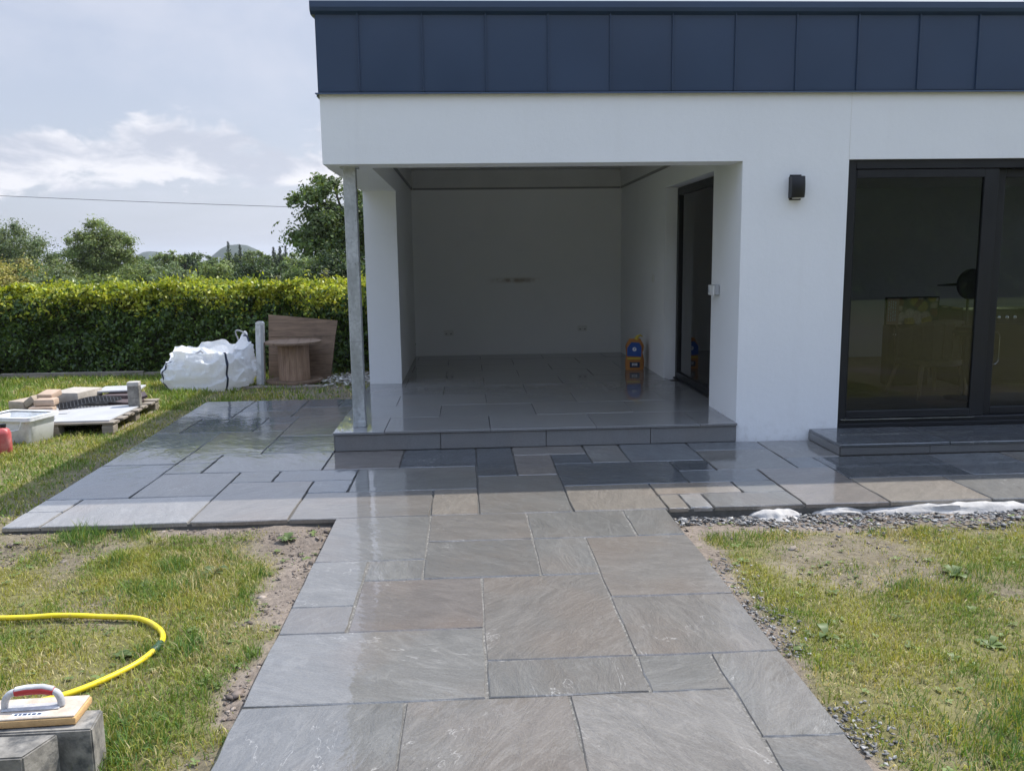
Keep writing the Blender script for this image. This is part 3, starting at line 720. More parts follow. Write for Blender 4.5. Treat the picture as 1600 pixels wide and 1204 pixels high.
# lamp, sockets, switch
def build_fittings():
    o = empty('wall_lamp', (2.79, 7.14, 2.175), 0, 'black up and down wall lamp on the white pier beside the sliding door', 'lamp')
    b = MB(); prof = []
    P = []
    for i in range(9):
        z = -.088+.176*i/8; bul = .078+.022*math.cos((i-4)/4*1.25)
        P.append([(-.057, 0, z), (-.057, -bul*.80, z), (-.035, -bul*.97, z), (0, -bul, z), (.035, -bul*.97, z), (.057, -bul*.80, z), (.057, 0, z)])
    b.grid(P); b.bm.faces.new([v for v in b.bm.verts[:7]]); b.bm.verts.ensure_lookup_table(); b.bm.faces.new([b.bm.verts[i] for i in range(56, 63)])
    b.obj('housing', MT['frame'], o, smooth=True)
    b = MB(); b.box(-.03, .03, -.068, -.015, -.096, -.087, .002); b.obj('lens', MT['plate'], o)
    b = MB(); b.box(-.05, .05, -.0018, -.0002, -.105, .105); b.obj('back_plate', MT['frame'], o)
    o = empty('outdoor_socket', (2.335, 7.79, 1.30), 0, 'grey weatherproof socket box on the porch reveal beside the glass door', 'socket')
    b = MB(); b.box(-.045, -.001, -.085, .085, -.045, .045, .006, 2); b.obj('back_box', MT['greybox'], o)
    b = MB(); b.box(-.062, -.046, -.08, .08, -.05, .042, .005, 2); b.obj('flap', MT['plate'], o)
    for y in (.035, .06): MB().box(-.066, -.0625, y-.006, y+.006, -.03, .03).obj('catch', MT['greybox'], o)
    for x, z, lab in ((-.288, .51, 'white double socket low on the left half of the porch back wall'), (1.747, .547, 'white double socket low on the right half of the porch back wall')):
        o = empty('wall_socket', (x, 12.73, z), 0, lab, 'socket', 'sockets on the porch back wall')
        MB().box(-.073, .073, -.011, -.0005, -.043, .043, .004).obj('plate', MT['plate'], o)
        for dx in (-.036, .036):
            MB().box(dx-.008, dx+.008, -.0145, -.0115, .012, .028, .001).obj('switch', MT['plate'], o)
            MB().box(dx-.012, dx+.012, -.0128, -.0112, -.022, -.004).obj('pin_holes', MT['trim'], o)
    o = empty('light_switch', (2.337, 10.5, 1.34), 0, 'small white light switch on the porch side wall beyond the glass door', 'switch')
    MB().box(-.011, -.0005, -.043, .043, -.043, .043, .004).obj('plate', MT['plate'], o); MB().box(-.015, -.0115, -.01, .01, -.016, .016, .002).obj('rocker', MT['plate'], o)
build_fittings()

# ------------------------------------------------------------------ room behind the glass
def build_room():
    o = empty('rattan_chair', (4.95, 8.75, .085), RAD(8), 'rattan tub chair on pale wooden legs seen through the sliding door', 'chair')
    b = MB(); P = []
    for i in range(10):
        z = .40+.42*i/9; row = []
        for k in range(29):
            t = math.pi*(-.18+1.36*k/28); r = .33+.03*i/9
            top = z if i < 9 else z+.02*math.sin(t)
            row.append((r*math.cos(t), -r*.82*math.sin(t), top-.10*(1-abs(math.sin(t)))*(i/9)))
        P.append(row)
    b.grid(P); bk = b.obj('backrest', MT['rattan'], o, smooth=True)
    m = bk.modifiers.new('thick', 'SOLIDIFY'); m.thickness = .025
    for k in range(1, 28, 2):
        t = math.pi*(-.18+1.36*k/28); b = MB(); b.tube([(.347*math.cos(t), -.347*.82*math.sin(t), .40), (.375*math.cos(t), -.375*.82*math.sin(t), .80-.10*(1-abs(math.sin(t))))], .008, 6); b.obj('cane', MT['rattan'], o)
    b = MB(); b.lathe([(.30, .34), (.33, .36), (.33, .41), (.28, .43)], 28); b.obj('seat', MT['rattan'], o, smooth=True)
    for x, y in ((-.25, -.22), (.25, -.22), (-.25, .22), (.25, .22)):
        b = MB(); b.tube([(x*1.2, y*1.2, 0), (x*.9, y*.9, .35)], [.019, .027], 10); b.obj('leg', MT['chairleg'], o, smooth=True)
    o = empty('picture_board', (5.12, 9.45, .085), 0, 'black framed food picture leaning behind the rattan chair indoors', 'picture')
    f = MB(); f.box(-.32, .32, 0, .02, .70, 1.03, .004).obj('frame', MT['black'], o)
    b = MB(); b.box(-.30, .30, -.003, .003, -.15, .15); b.obj('print', MT['food'], o, loc=(0, -.005, .865))
    for k in range(4):
        z = -.11
        while z < .11:
            l = rs.uniform(.012, .04); MB().box(-.286+k*.026, -.276+k*.026, -.0048, -.0032, z, min(z+l, .12)).obj('lettering', MT['whiteprint'], o, loc=(0, -.005, .865)); z += l+.012
    MB().box(-.25, .25, .02, .18, .0, .70, .01).obj('stand', MT['black'], o)
    o = empty('white_tray', (5.05, 9.30, .69), 0, 'pale ribbed tray standing under the food picture indoors', 'tray')
    MB().box(-.20, .22, -.06, .04, 0, .012, .003).obj('base', MT['plate'], o); MB().box(.0, .2, -.062, -.055, .0, .07, .003).obj('front', MT['plate'], o)
    o = empty('bar_stool', (5.22, 8.5, .085), 0, 'dark bar stool with rounded back half hidden by the door stile', 'stool')
    b = MB(); b.lathe([(.02, -.03), (.15, -.02), (.16, 0), (.15, .02), (.02, .03)], 26); b.obj('backrest', MT['black'], o, smooth=True, loc=(.0, 0, 1.20), rot=(RAD(90), 0, 0))
    b = MB(); b.lathe([(.05, 0), (.17, .01), (.19, .06), (.15, .10), (.03, .11)], 26); b.obj('seat', MT['black'], o, smooth=True, loc=(0, 0, .66))
    b = MB(); b.tube([(0, .05, 0), (0, .05, .68)], .025, 12); b.obj('column', MT['black'], o, smooth=True)
    b = MB(); b.lathe([(.2, 0), (.2, .012), (.03, .03)], 26); b.obj('base', MT['black'], o, smooth=True)
    b = MB(); b.tube([(-.36, 0, 1.195), (-.12, 0, 1.20)], [.008, .016], 8); b.obj('arm', MT['black'], o)
    b = MB(); b.tube([(0, .05, .70), (0, .04, 1.2)], .014, 8); b.obj('back_stem', MT['black'], o)
    o = empty('range_cooker', (6.0, 9.0, .085), 0, 'dark range cooker with chrome knobs standing in the room behind the glass', 'cooker')
    MB().box(-.55, .55, 0, .6, .06, .90, .01).obj('body', MT['black'], o)
    MB().box(-.56, .56, -.02, .62, .90, .93, .004).obj('hob', MT['chrome'], o)
    for k in range(6):
        b = MB(); b.lathe([(.022, 0), (.02, .03), (.012, .034)], 14); b.obj('knob', MT['chrome'], o, smooth=True, loc=(-.42+.09*k, -.001, .81), rot=(RAD(90), 0, 0))
    for x in (-.38, -.29):
        b = MB(); pts = [(0, -.01, .30), (0, -.05, .33), (0, -.05, .62), (.03, -.05, .66), (.12, -.05, .66), (.15, -.05, .62), (.15, -.05, .33), (.12, -.05, .30), (.03, -.05, .30)]
        b.tube(pts, .006, 6); b.obj('door_handle', MT['chrome'], o, smooth=True, loc=(x, 0, 0))
    MB().box(-.45, .45, -.012, -.001, .12, .74, .004).obj('oven_door', MT['frame'], o)
build_room()

# ------------------------------------------------------------------ adhesive bag in the porch
def build_adhesive_bag():
    o = empty('adhesive_bag', (2.15, 10.72, HP), RAD(-6), 'orange and blue paper bag of adhesive standing upright in the porch corner', 'bag')
    b = MB(); P = []
    for i in range(13):
        t = i/12; z = .40*t
        w = .115*(1+.05*math.sin(t*9)) if t < .8 else .115-.045*((t-.8)/.2); d = .065*(1+.1*math.sin(t*6)) if t < .7 else .065*(1-.85*((t-.7)/.3))
        row = []
        for k in range(24):
            a = 2*math.pi*k/24; c, s_ = math.cos(a), math.sin(a); e = .45
            x = w*math.copysign(abs(c)**e, c); y = d*math.copysign(abs(s_)**e, s_)
            row.append((x+.003*math.sin(7*a+z*30), y+.003*math.sin(5*a+z*40), z))
        row.append(row[0]); P.append(row)
    b.grid(P); bmesh.ops.remove_doubles(b.bm, verts=b.bm.verts[:], dist=1e-5); b.bm.verts.ensure_lookup_table()
    b.obj('sack', MT['orangepaper'], o, smooth=True)
    def front(nm, mat, x0, x1, z0, z1, y, bev=.003, **k): return MB().box(x0, x1, y-.003, y, z0, z1, bev).obj(nm, mat, o, **k)
    b = MB(); b.prism([(-.104, .185), (.075, .175), (.08, .30), (.05, .355), (-.05, .36), (-.10, .29)], -.082, -.066, 'y'); b.obj('blue_panel', MT['bluepaper'], o)
    front('navy_label', MT['navypaper'], -.068, .06, .035, .105, -.075)
    for z in (.060, .078):
        x = -.04
        while x < .03:
            l = rs.choice((.008, .012, .016)); front('lettering', MT['whiteprint'], x, x+l, z, z+.012, -.0785, 0); x += l+.004
    b = MB(); b.lathe([(.026, 0), (.026, .004), (.02, .005)], 20); b.obj('emblem', MT['whiteprint'], o, loc=(-.01, -.082, .272), rot=(RAD(90), 0, 0))
    b = MB(); b.prism([(-.006, -.012), (.012, .012), (.006, .016), (-.009, -.004)], -.0895, -.0874, 'y'); b.obj('emblem_mark', MT['bluepaper'], o, loc=(-.01, 0, .272))
    front('yellow_band', MT['yellowprint'], -.10, .07, .142, .162, -.0735)
    MB().box(.086, .108, -.055, .045, .06, .25, .01).obj('side_strip', MT['whiteprint'], o)
    b = MB(); b.tube([(.02, 0, .39), (.035, -.005, .43), (.07, .0, .445), (.10, .01, .425)], [.03, .018, .012, .006], 8); b.obj('torn_top', MT['yellowprint'], o, smooth=True)
build_adhesive_bag()

# ------------------------------------------------------------------ things by the hedge
def build_bulk_bag():
    o = empty('bulk_bag', (-3.535, 11.62, -.085), RAD(-4), 'slumped white bulk bag with navy straps standing against the hedge', 'bulk bag')
    nA, nZ = 170, 60; P = []
    def rim(a):
        x = math.cos(a); y = math.sin(a)
        h = .52 + .035*math.sin(3*a+.5) + .03*math.sin(5*a)
        da = ((a-5.92+math.pi) % (2*math.pi))-math.pi; db = ((a-.86+math.pi) % (2*math.pi))-math.pi; dc = ((a-3.75+math.pi) % (2*math.pi))-math.pi
        h += .10*math.exp(-(da/.24)**2) + .25*math.exp(-(db/.30)**2) - .05*math.exp(-(dc/.5)**2)
        h += .10*math.exp(-((a-1.6)/.35)**2)
        return h
    def skin(a, t, inn):
        c, s_ = math.cos(a), math.sin(a); e = .62
        bx = math.copysign(abs(c)**e, c); by = math.copysign(abs(s_)**e, s_)
        H_ = rim(a)
        if not inn:
            w = .50+.075*math.sin(math.pi*min(1, t*1.05))-.015*t; z = H_*t
            k = 1.0
        else:
            w = .50*(1-.92*t); z = H_ - (H_-.40)*min(1, t*2.2) + .07*math.sin(6*a+9*t)*t*(1-t)*3
        x = w*1.06*bx; y = w*.78*by
        q = Vector((x*3.1, y*3.1, z*3.6)); n = mnoise.noise(q)*.052 + mnoise.noise(q*2.3)*.03 - abs(mnoise.noise(q*1.6+Vector((3, 1, 2))))*.06 - abs(mnoise.noise(q*3.7+Vector((1, 5, 2))))*.034 + .02
        fold = .018*math.sin(z*34+3*math.sin(a*2))*math.exp(-((t-.25)/.22)**2) if not inn else 0
        m = n+fold
        return (x+bx*m, y+by*m*.8, max(0, z+n*(.8 if t > .1 else .0)))
    for i in range(nZ+1): P.append([skin(2*math.pi*k/nA, i/nZ, False) for k in range(nA+1)])
    for i in range(1, 25): P.append([skin(2*math.pi*k/nA, i/24, True) for k in range(nA+1)])
    b = MB(); b.grid(P); bmesh.ops.remove_doubles(b.bm, verts=b.bm.verts[:], dist=1e-4)
    b.obj('sack', MT['bag'], o, smooth=True)
    def strap(a, da, t0, t1, mat, name='strap'):
        Q = []
        for i in range(22):
            t = t0+(t1-t0)*i/21; row = []
            for d in (-da, -da*.33, da*.33, da):
                p = Vector(skin(a+d, t, False)); r = Vector((p.x, p.y, 0)).normalized()*.010; row.append(p+r)
            Q.append(row)
        bb = MB(); bb.grid(Q); s = bb.obj(name, mat, o, smooth=True); m = s.modifiers.new('thick', 'SOLIDIFY'); m.thickness = .004
    strap(math.pi*1.25, .045, .03, .90, MT['strap']); strap(math.pi*1.66, .032, .03, .98, MT['strap']); strap(math.pi*.30, .03, .03, 1, MT['strap']); strap(math.pi*.78, .03, .03, 1, MT['strap'])
    # lifting loops
    def loop(a0, a1, hgt, lean, mat, rad):
        p, q = Vector(skin(a0, .93, False)), Vector(skin(a1, .93, False)); pts = []
        for i in range(9):
            u = i/8; k = math.sin(math.pi*u); pts.append(p.lerp(q, u)+Vector((lean*k, 0, hgt*k**.7)))
        bb = MB(); bb.tube(pts, rad, 8); bb.obj('lifting_loop', mat, o, smooth=True)
    loop(.72, 1.12, .13, -.10, MT['grey_strap'], .010); loop(.95, .45, .07, .02, MT['strap'], .013)
    b = MB(); b.tube([(-.16, -.20, .46), (-.08, -.22, .50), (-.03, -.20, .53), (-.01, -.18, .50)], .012, 8); b.obj('lifting_loop', MT['grey_strap'], o, smooth=True)
build_bulk_bag()

def build_boards():
    # leaning board of three planks
    o = empty('leaning_board', (-2.40, 12.12, -.07), 0, 'weathered brown timber sheet leaning on the hedge behind the cable drum', 'board')
    z = 0; lean = .18
    for k, (h0, h1) in enumerate(((0, .36), (.365, .62), (.625, .95))):
        b = MB(); tl = .0; tr = -.10 if k == 2 else 0
        A = [(-.47-.02*h0, h0), (.42+.095*h0/.95, h0), (.42+.095*h1/.95, h1+tr), (-.47-.02*h1, h1+tl)]
        b.prism(A, -.012, .012, 'y'); b.obj('plank', MT['ply'], o, rot=(RAD(-13), 0, RAD(-4)))
    o = empty('concrete_post', (-2.865, 11.66, -.08), 0, 'pale concrete fence post leaning between the bulk bag and the cable drum', 'post')
    b = MB(); b.box(-.052, .052, -.05, .05, 0, .84, .006); s = b.obj('shaft', MT['concrete'], o, rot=(RAD(-2), RAD(1.6), 0))
    b = MB(); P = []
    b.prism([(-.052, .842), (.052, .842), (.052, .868), (.03, .888), (-.03, .888), (-.052, .868)], -.048, .048, 'y'); b.obj('rounded_top', MT['concrete'], o, rot=(RAD(-2), RAD(1.6), 0))
    b = MB(); b.box(.018, .053, -.0545, -.0505, .02, .84); b.obj('groove_face', MT['panel'], o, rot=(RAD(-2), RAD(1.6), 0))
    # cable drum
    o = empty('cable_drum', (-2.43, 11.80, -.045), RAD(7), 'small wooden cable drum standing on end in front of the leaning board', 'cable drum')
    n = 14
    for k in range(n):
        a0 = 2*math.pi*(k+.02)/n; a1 = 2*math.pi*(k+.98)/n; r0, r1 = .185, .212; b = MB()
        b.prism([(r0*math.cos(a0), r0*math.sin(a0)), (r1*math.cos(a0), r1*math.sin(a0)), (r1*1.008*math.cos((a0+a1)/2), r1*1.008*math.sin((a0+a1)/2)), (r1*math.cos(a1), r1*math.sin(a1)), (r0*math.cos(a1), r0*math.sin(a1))], .03, .535, 'z'); b.obj('stave', MT['drum'], o)
    for nm, z0 in (('bottom_disc', 0.), ('top_disc', .536)):
        for k in range(5):
            R = .39; x0 = -R+2*R*k/5+.002; x1 = -R+2*R*(k+1)/5-.002
            pts = []
            for x in np.linspace(x0, x1, 6): pts.append((float(x), -math.sqrt(max(0, R*R-x*x))))
            for x in np.linspace(x1, x0, 6): pts.append((float(x), math.sqrt(max(0.0004, R*R-x*x))+.001))
            b = MB(); b.prism(pts, z0, z0+.027, 'z'); b.obj('disc_plank', MT['ply'], o)
    o = empty('timber_plank', (-2.52, 11.43, -.085), RAD(-3), 'flat grey timber plank lying on the soil in front of the cable drum', 'plank')
    MB().box(-.55, .52, -.07, .07, 0, .032, .004).obj('board', MT['pallet'], o); MB().box(-.35, .30, .074, .13, 0, .024, .004).obj('batten', MT['pallet'], o)
build_boards()

# ------------------------------------------------------------------ pallet and its load
def build_pallet():
    ang = RAD(2.5); base = Vector((-4.17, 9.16, -.085)); R = Matrix.Rotation(ang, 4, 'Z')
    o = empty('pallet', base, ang, 'low grey timber pallet on the grass carrying blocks, tiles and a pale board', 'pallet')
    def wpt(x, y, z): return base + R @ Vector((x, y, z))
    for i in range(7):
        y = -.66+.22*i; MB().box(-.58, .585+.02*(i % 2), y-.07, y+.07, .118, .138, .003).obj('deck_board', MT['pallet'], o)
    for x in (-.52, 0, .52):
        MB().box(x-.05, x+.05, -.72, .73, .098, .1175, .002).obj('stringer', MT['pallet'], o)
        for y in (-.66, 0, .66): MB().box(x-.055, x+.055, y-.065, y+.065, .018, .0975, .004).obj('block', MT['pallet'], o)
        MB().box(x-.05, x+.05, -.73, .74, 0, .0175, .002).obj('skid', MT['pallet'], o)
    zt = .139
    o = empty('cement_board', wpt(.06, -.20, zt), ang, 'thin pale grey cement board lying on the front of the pallet', 'board')
    MB().prism([(-.60, -.50), (.47, -.49), (.49, .42), (-.2, .44), (-.60, .40)], 0, .014, 'z').obj('sheet', MT['panel'], o)
    MB().box(-.50, -.22, -.30, -.18, .0145, .024, .002).obj('offcut', MT['panel'], o, rot=(0, 0, RAD(20))); MB().box(-.40, -.12, -.02, .10, .0145, .022, .002).obj('offcut', MT['panel'], o, rot=(0, 0, RAD(12)))
    zb = zt+.0155
    def block(name, lab, x, y, z, dx, dy, dz, rz, col, cat='block', tilt=(0, 0), grp=None, bev=.012):
        q = MB(); q.box(-dx/2, dx/2, -dy/2, dy/2, 0, dz, bev, 2)
        ob = q.obj(name, MT['block'], None, smooth=True, loc=wpt(x, y, z), rot=(tilt[0], tilt[1], ang+rz), color=col); tag(ob, lab, cat, grp); return ob
    buff = (.40, .33, .26); pink = (.44, .33, .25); g = 'buff paving blocks heaped on the pallet'
    block('concrete_block', 'large speckled grey concrete block, biggest on the pallet', -.30, .62, zb, .36, .44, .125, RAD(-14), (.42, .38, .33), bev=.006)
    block('paving_block', 'lowest buff block of the small stack at the front corner of the pallet', -.36, -.10, zb, .24, .14, .062, RAD(8), pink, 'paving block', grp=g)
    block('paving_block', 'middle round edged block in the small stack beside the plastic tub', -.335, -.05, zb+.064, .21, .16, .075, RAD(3), pink, 'paving block', grp=g, bev=.02)
    block('paving_block', 'topmost pinkish block of the small stack on the pallet', -.36, .10, zb+.125, .17, .20, .065, RAD(-8), pink, 'paving block', tilt=(RAD(9), 0), grp=g)
    block('paving_block', 'buff block tilted on edge leaning against the small stack', -.50, .18, zb+.06, .14, .30, .075, RAD(-16), buff, 'paving block', tilt=(0, RAD(-34)), grp=g)
    block('paving_block', 'far left buff block lying flat at the pallet end', -.66, .22, zb, .20, .30, .095, RAD(-20), buff, 'paving block', grp=g)
    # upright block with mortar on its head
    o = empty('upright_block', wpt(.50, .17, zb), ang+RAD(4), 'slim grey block standing upright on the pallet with a mortar smeared head', 'block')
    MB().box(-.06, .06, -.05, .05, 0, .215, .004).obj('body', MT['granite'], o); MB().box(-.0615, .0615, -.0515, .0515, .2155, .265, .006).obj('mortar_top', MT['mortar'], o)
    # perforated mat
    o = empty('perforated_mat', wpt(-.02, .30, zb), ang+RAD(24), 'black perforated rubber mat lying wrinkled across the pallet', 'mat')
    nx, ny = 17, 10; b = MB(); w, d = .62, .36
    def hz(x, y): return .035+.022*math.sin(x*9+1)+.014*math.sin(y*15)
    for i in range(nx+1):
        x = -w/2+w*i/nx; b.tube([(x, -d/2+d*j/12, hz(x, -d/2+d*j/12)) for j in range(13)], .0085, 5)
    for j in range(ny+1):
        y = -d/2+d*j/ny; b.tube([(-w/2+w*i/20, y, hz(-w/2+w*i/20, y)) for i in range(21)], .0085, 5)
    m = b.obj('lattice', MT['mesh'], o); m['kind'] = 'stuff'
    # stack of tiles
    g = 'loose tiles stacked at the back of the pallet'
    def tl(name, lab, x, y, z, dx, dy, dz, rz, mat, tilt=(0, 0)):
        ob = MB().box(-dx/2, dx/2, -dy/2, dy/2, 0, dz, .003).obj(name, mat, None, loc=wpt(x, y, z), rot=(tilt[0], tilt[1], ang+rz)); tag(ob, lab, 'tile', g)
    tl('roof_tile', 'dark brown tile lying flat under the pale slab on the pallet', .16, .74, zt+.03, .34, .34, .04, RAD(-4), MT['darktile'])
    tl('pale_slab', 'thin pale slab on top of the brown tiles at the back of the pallet', .10, .92, zt+.085, .46, .40, .022, RAD(6), MT['panel'])
    tl('roof_tile', 'brown tile sloping down towards the upright block', .36, .58, zt+.02, .26, .34, .03, RAD(22), MT['darktile'], (0, RAD(-14)))
    tl('roof_tile', 'brown tile lowest in the heap right beside the upright block', .34, .36, zb, .30, .22, .025, RAD(-12), MT['darktile'])
    tl('pale_slab', 'pale slab lying under the heap of brown tiles', .02, .62, zb-.012, .60, .50, .02, RAD(2), MT['panel'])
build_pallet()

def build_tub():
    o = empty('plastic_tub', (-4.36, 8.27, -.08), RAD(-14), 'milky white plastic tub with mortar stains on the grass', 'tub')
    def rr(w, d, z, r=.05, n=5):
        pts = []
        for cx, cy, a0 in ((w-r, d-r, 0), (-w+r, d-r, 90), (-w+r, -d+r, 180), (w-r, -d+r, 270)):
            for k in range(n): a = RAD(a0+90*k/(n-1)); pts.append((cx+r*math.cos(a), cy+r*math.sin(a), z))
        pts.append(pts[0]); return pts
    b = MB(); b.grid([rr(.225, .155, 0), rr(.235, .165, .012), rr(.26, .19, .25), rr(.25, .18, .25), rr(.225, .155, .02)]); bmesh.ops.remove_doubles(b.bm, verts=b.bm.verts[:], dist=1e-5)
    v = b.bm.verts[:]; b.bm.faces.new(rr_face(b, rr(.2249, .1549, .02)[:-1])); b.obj('shell', MT['tub'], o, smooth=True)
    b = MB(); b.grid([rr(.262, .192, .235), rr(.282, .212, .235), rr(.282, .212, .272), rr(.262, .192, .274), rr(.25, .18, .268)]); bmesh.ops.remove_doubles(b.bm, verts=b.bm.verts[:], dist=1e-5); b.obj('rim', MT['tub'], o, smooth=True)
    b = MB(); b.tube([(-.20, -.205, .245), (-.17, -.222, .16), (0, -.228, .13), (.17, -.222, .16), (.20, -.205, .245)], .006, 6); b.obj('handle', MT['tub'], o, smooth=True)
    o = empty('red_can', (-4.255, 7.70, -.08), RAD(20), 'faded red plastic can with a black cap in front of the white tub', 'can')
    b = MB(); b.grid([rr(.085, .055, 0, .03), rr(.092, .062, .012, .035), rr(.092, .062, .19, .035), rr(.08, .055, .225, .035), rr(.045, .035, .245, .03)]); bmesh.ops.remove_doubles(b.bm, verts=b.bm.verts[:], dist=1e-5); b.bm.faces.new(rr_face(b, rr(.0449, .0349, .245, .03)[:-1])); b.obj('body', MT['red'], o, smooth=True)
    b = MB(); b.lathe([(.024, .243), (.024, .255), (.027, .256), (.027, .278), (.022, .28)], 16); b.obj('cap', MT['blackcap'], o, smooth=True, loc=(.035, 0, 0))
    b = MB(); b.tube([(-.065, 0, .225), (-.06, 0, .265), (-.02, 0, .27), (.0, 0, .245)], .012, 8); b.obj('handle', MT['red'], o, smooth=True)
def rr_face(b, pts): return [b.bm.verts.new(p) for p in pts]
build_tub()

# ------------------------------------------------------------------ hose, float and block in the foreground
def smooth_curve(pts, n=12):
    P = [Vector(p) for p in pts]; out = []
    for i in range(len(P)-1):
        p0, p1, p2, p3 = P[max(i-1, 0)], P[i], P[i+1], P[min(i+2, len(P)-1)]
        for k in range(n):
            t = k/n; out.append(.5*((2*p1)+(-p0+p2)*t+(2*p0-5*p1+4*p2-p3)*t*t+(-p0+3*p1-3*p2+p3)*t**3))
    out.append(P[-1]); return out
def build_hose():
    o = empty('garden_hose', (-1.4, 3.6, -.05), 0, 'yellow garden hose curving over the patchy grass beside the path', 'hose')
    pts = [(-6.5, 4.35), (-4.6, 4.05), (-3.2, 3.98), (-2.27, 3.945), (-1.98, 3.94), (-1.77, 3.915), (-1.585, 3.86), (-1.456, 3.745), (-1.392, 3.63), (-1.395, 3.50), (-1.445, 3.37), (-1.575, 3.205), (-1.72, 3.11), (-1.86, 3.05), (-2.3, 2.93), (-3.2, 2.8), (-4.5, 2.9)]
    P = smooth_curve([(x, y, gz1(x, y)+.026+.006*math.sin(x*5)) for x, y in pts], 10)
    b = MB(); b.tube(P, .0125, 12); b.obj('tube', MT['hose'], o, smooth=True, world=True)
    i = min(range(len(P)), key=lambda k: (P[k]-Vector((-1.393, 3.545, -.03))).length)
    b = MB(); b.tube([P[i-4], P[i-3], P[i-2], P[i-1], P[i], P[i+1], P[i+2]], [.0135, .018, .019, .0165, .019, .018, .0135], 12); b.obj('coupling', MT['green'], o, smooth=True, world=True)
build_hose()

def build_float():
    zt = .13
    b = MB(); b.prism([(-.62, -.012), (.0, .0), (.048, .128), (-.62, .118)], 0, zt+.10, 'z'); bmesh.ops.bevel(b.bm, geom=b.bm.edges[:], offset=.005, segments=2, affect='EDGES')
    tag(b.obj('stone_block', MT['granite'], None, smooth=True, loc=(-1.39, 2.452, -.10)), 'mottled grey stone block nearest the camera at the lower left corner', 'block')
    b = MB(); b.prism([(-.60, .0), (.088, .010), (.072, .135), (-.60, .13)], 0, zt+.098, 'z'); bmesh.ops.bevel(b.bm, geom=b.bm.edges[:], offset=.005, segments=2, affect='EDGES')
    tag(b.obj('stone_block', MT['granite'], None, smooth=True, loc=(-1.335, 2.592, -.10)), 'mottled stone block directly under the grout float, with a lit end face', 'block')
    o = empty('grout_float', (-1.465, 2.690, zt+.002), RAD(2.5), 'sponge grout float with grey and red handle resting on the stone block', 'float')
    MB().box(-.155, .155, -.07, .07, 0, .024, .004, 2).obj('sponge', MT['sponge'], o, smooth=True)
    MB().box(-.150, .150, -.066, .066, .0243, .031, .002).obj('backing_board', MT['float_top'], o)
    MB().box(-.10, .085, -.022, .020, .0313, .037, .003).obj('handle_plate', MT['handle'], o)
    for nm, x0, x1, z0, z1 in (('handle_leg', -.095, -.055, .035, .090), ('handle_leg', .085, .062, .035, .085)):
        b = MB(); b.tube(smooth_curve([(x0, 0, z0), (x0+(x1-x0)*.1, 0, z0+(z1-z0)*.5), (x0+(x1-x0)*.5, 0, z0+(z1-z0)*.88), (x1, 0, z1)], 5), [.012]*16, 10); b.obj(nm, MT['handle'], o, smooth=True)
    b = MB(); b.tube([(-.057, 0, .0885), (-.02, 0, .093), (.03, 0, .093), (.064, 0, .084)], [.0135, .015, .015, .0135], 12); b.obj('grip', MT['redgrip'], o, smooth=True)
    b = MB(); b.tube([(-.055, 0, .096), (-.02, 0, .101), (.03, 0, .101), (.064, 0, .091)], [.011, .012, .012, .011], 10); b.obj('grip_back', MT['handle'], o, smooth=True)
    MB().box(-.055, .06, -.056, -.034, .0313, .0322).obj('label_strip', MT['whiteprint'], o)
    x = -.045
    while x < .03:
        l = rs.uniform(.006, .014); MB().box(x, x+l, -.050, -.040, .0324, .0330).obj('lettering', MT['navypaper'], o); x += l+.004
build_float()

# ------------------------------------------------------------------ foliage helpers
def leaf_quads(C, Nrm, ln, wd, rng, up=0.):
    n = len(C); t = rng.normal(size=(n, 3)); t[:, 2] += up
    Nn = Nrm/np.maximum(np.linalg.norm(Nrm, axis=1, keepdims=True), 1e-6)
    t = t-(t*Nn).sum(1, keepdims=True)*Nn; t /= np.maximum(np.linalg.norm(t, axis=1, keepdims=True), 1e-6)
    b = np.cross(Nn, t); L_ = (ln*rng.uniform(.7, 1.3, n))[:, None]; W_ = (wd*rng.uniform(.7, 1.3, n))[:, None]
    V = np.empty((n, 4, 3)); V[:, 0] = C-t*L_/2; V[:, 1] = C+b*W_/2+Nn*W_*.18+t*L_*.05; V[:, 2] = C+t*L_/2; V[:, 3] = C-b*W_/2+Nn*W_*.18+t*L_*.05
    return V.reshape(-1, 3), np.arange(n*4).reshape(n, 4)
def tint(base, n, rng, var=.25, alt=None, pa=.2):
    c = np.tile(np.array(base), (n, 1))*rng.uniform(1-var, 1+var, (n, 1))*rng.uniform(.92, 1.08, (n, 3))
    if alt is not None:
        m = rng.random(n) < pa; c[m] = np.array(alt)*rng.uniform(1-var, 1+var, (m.sum(), 1))
    return c

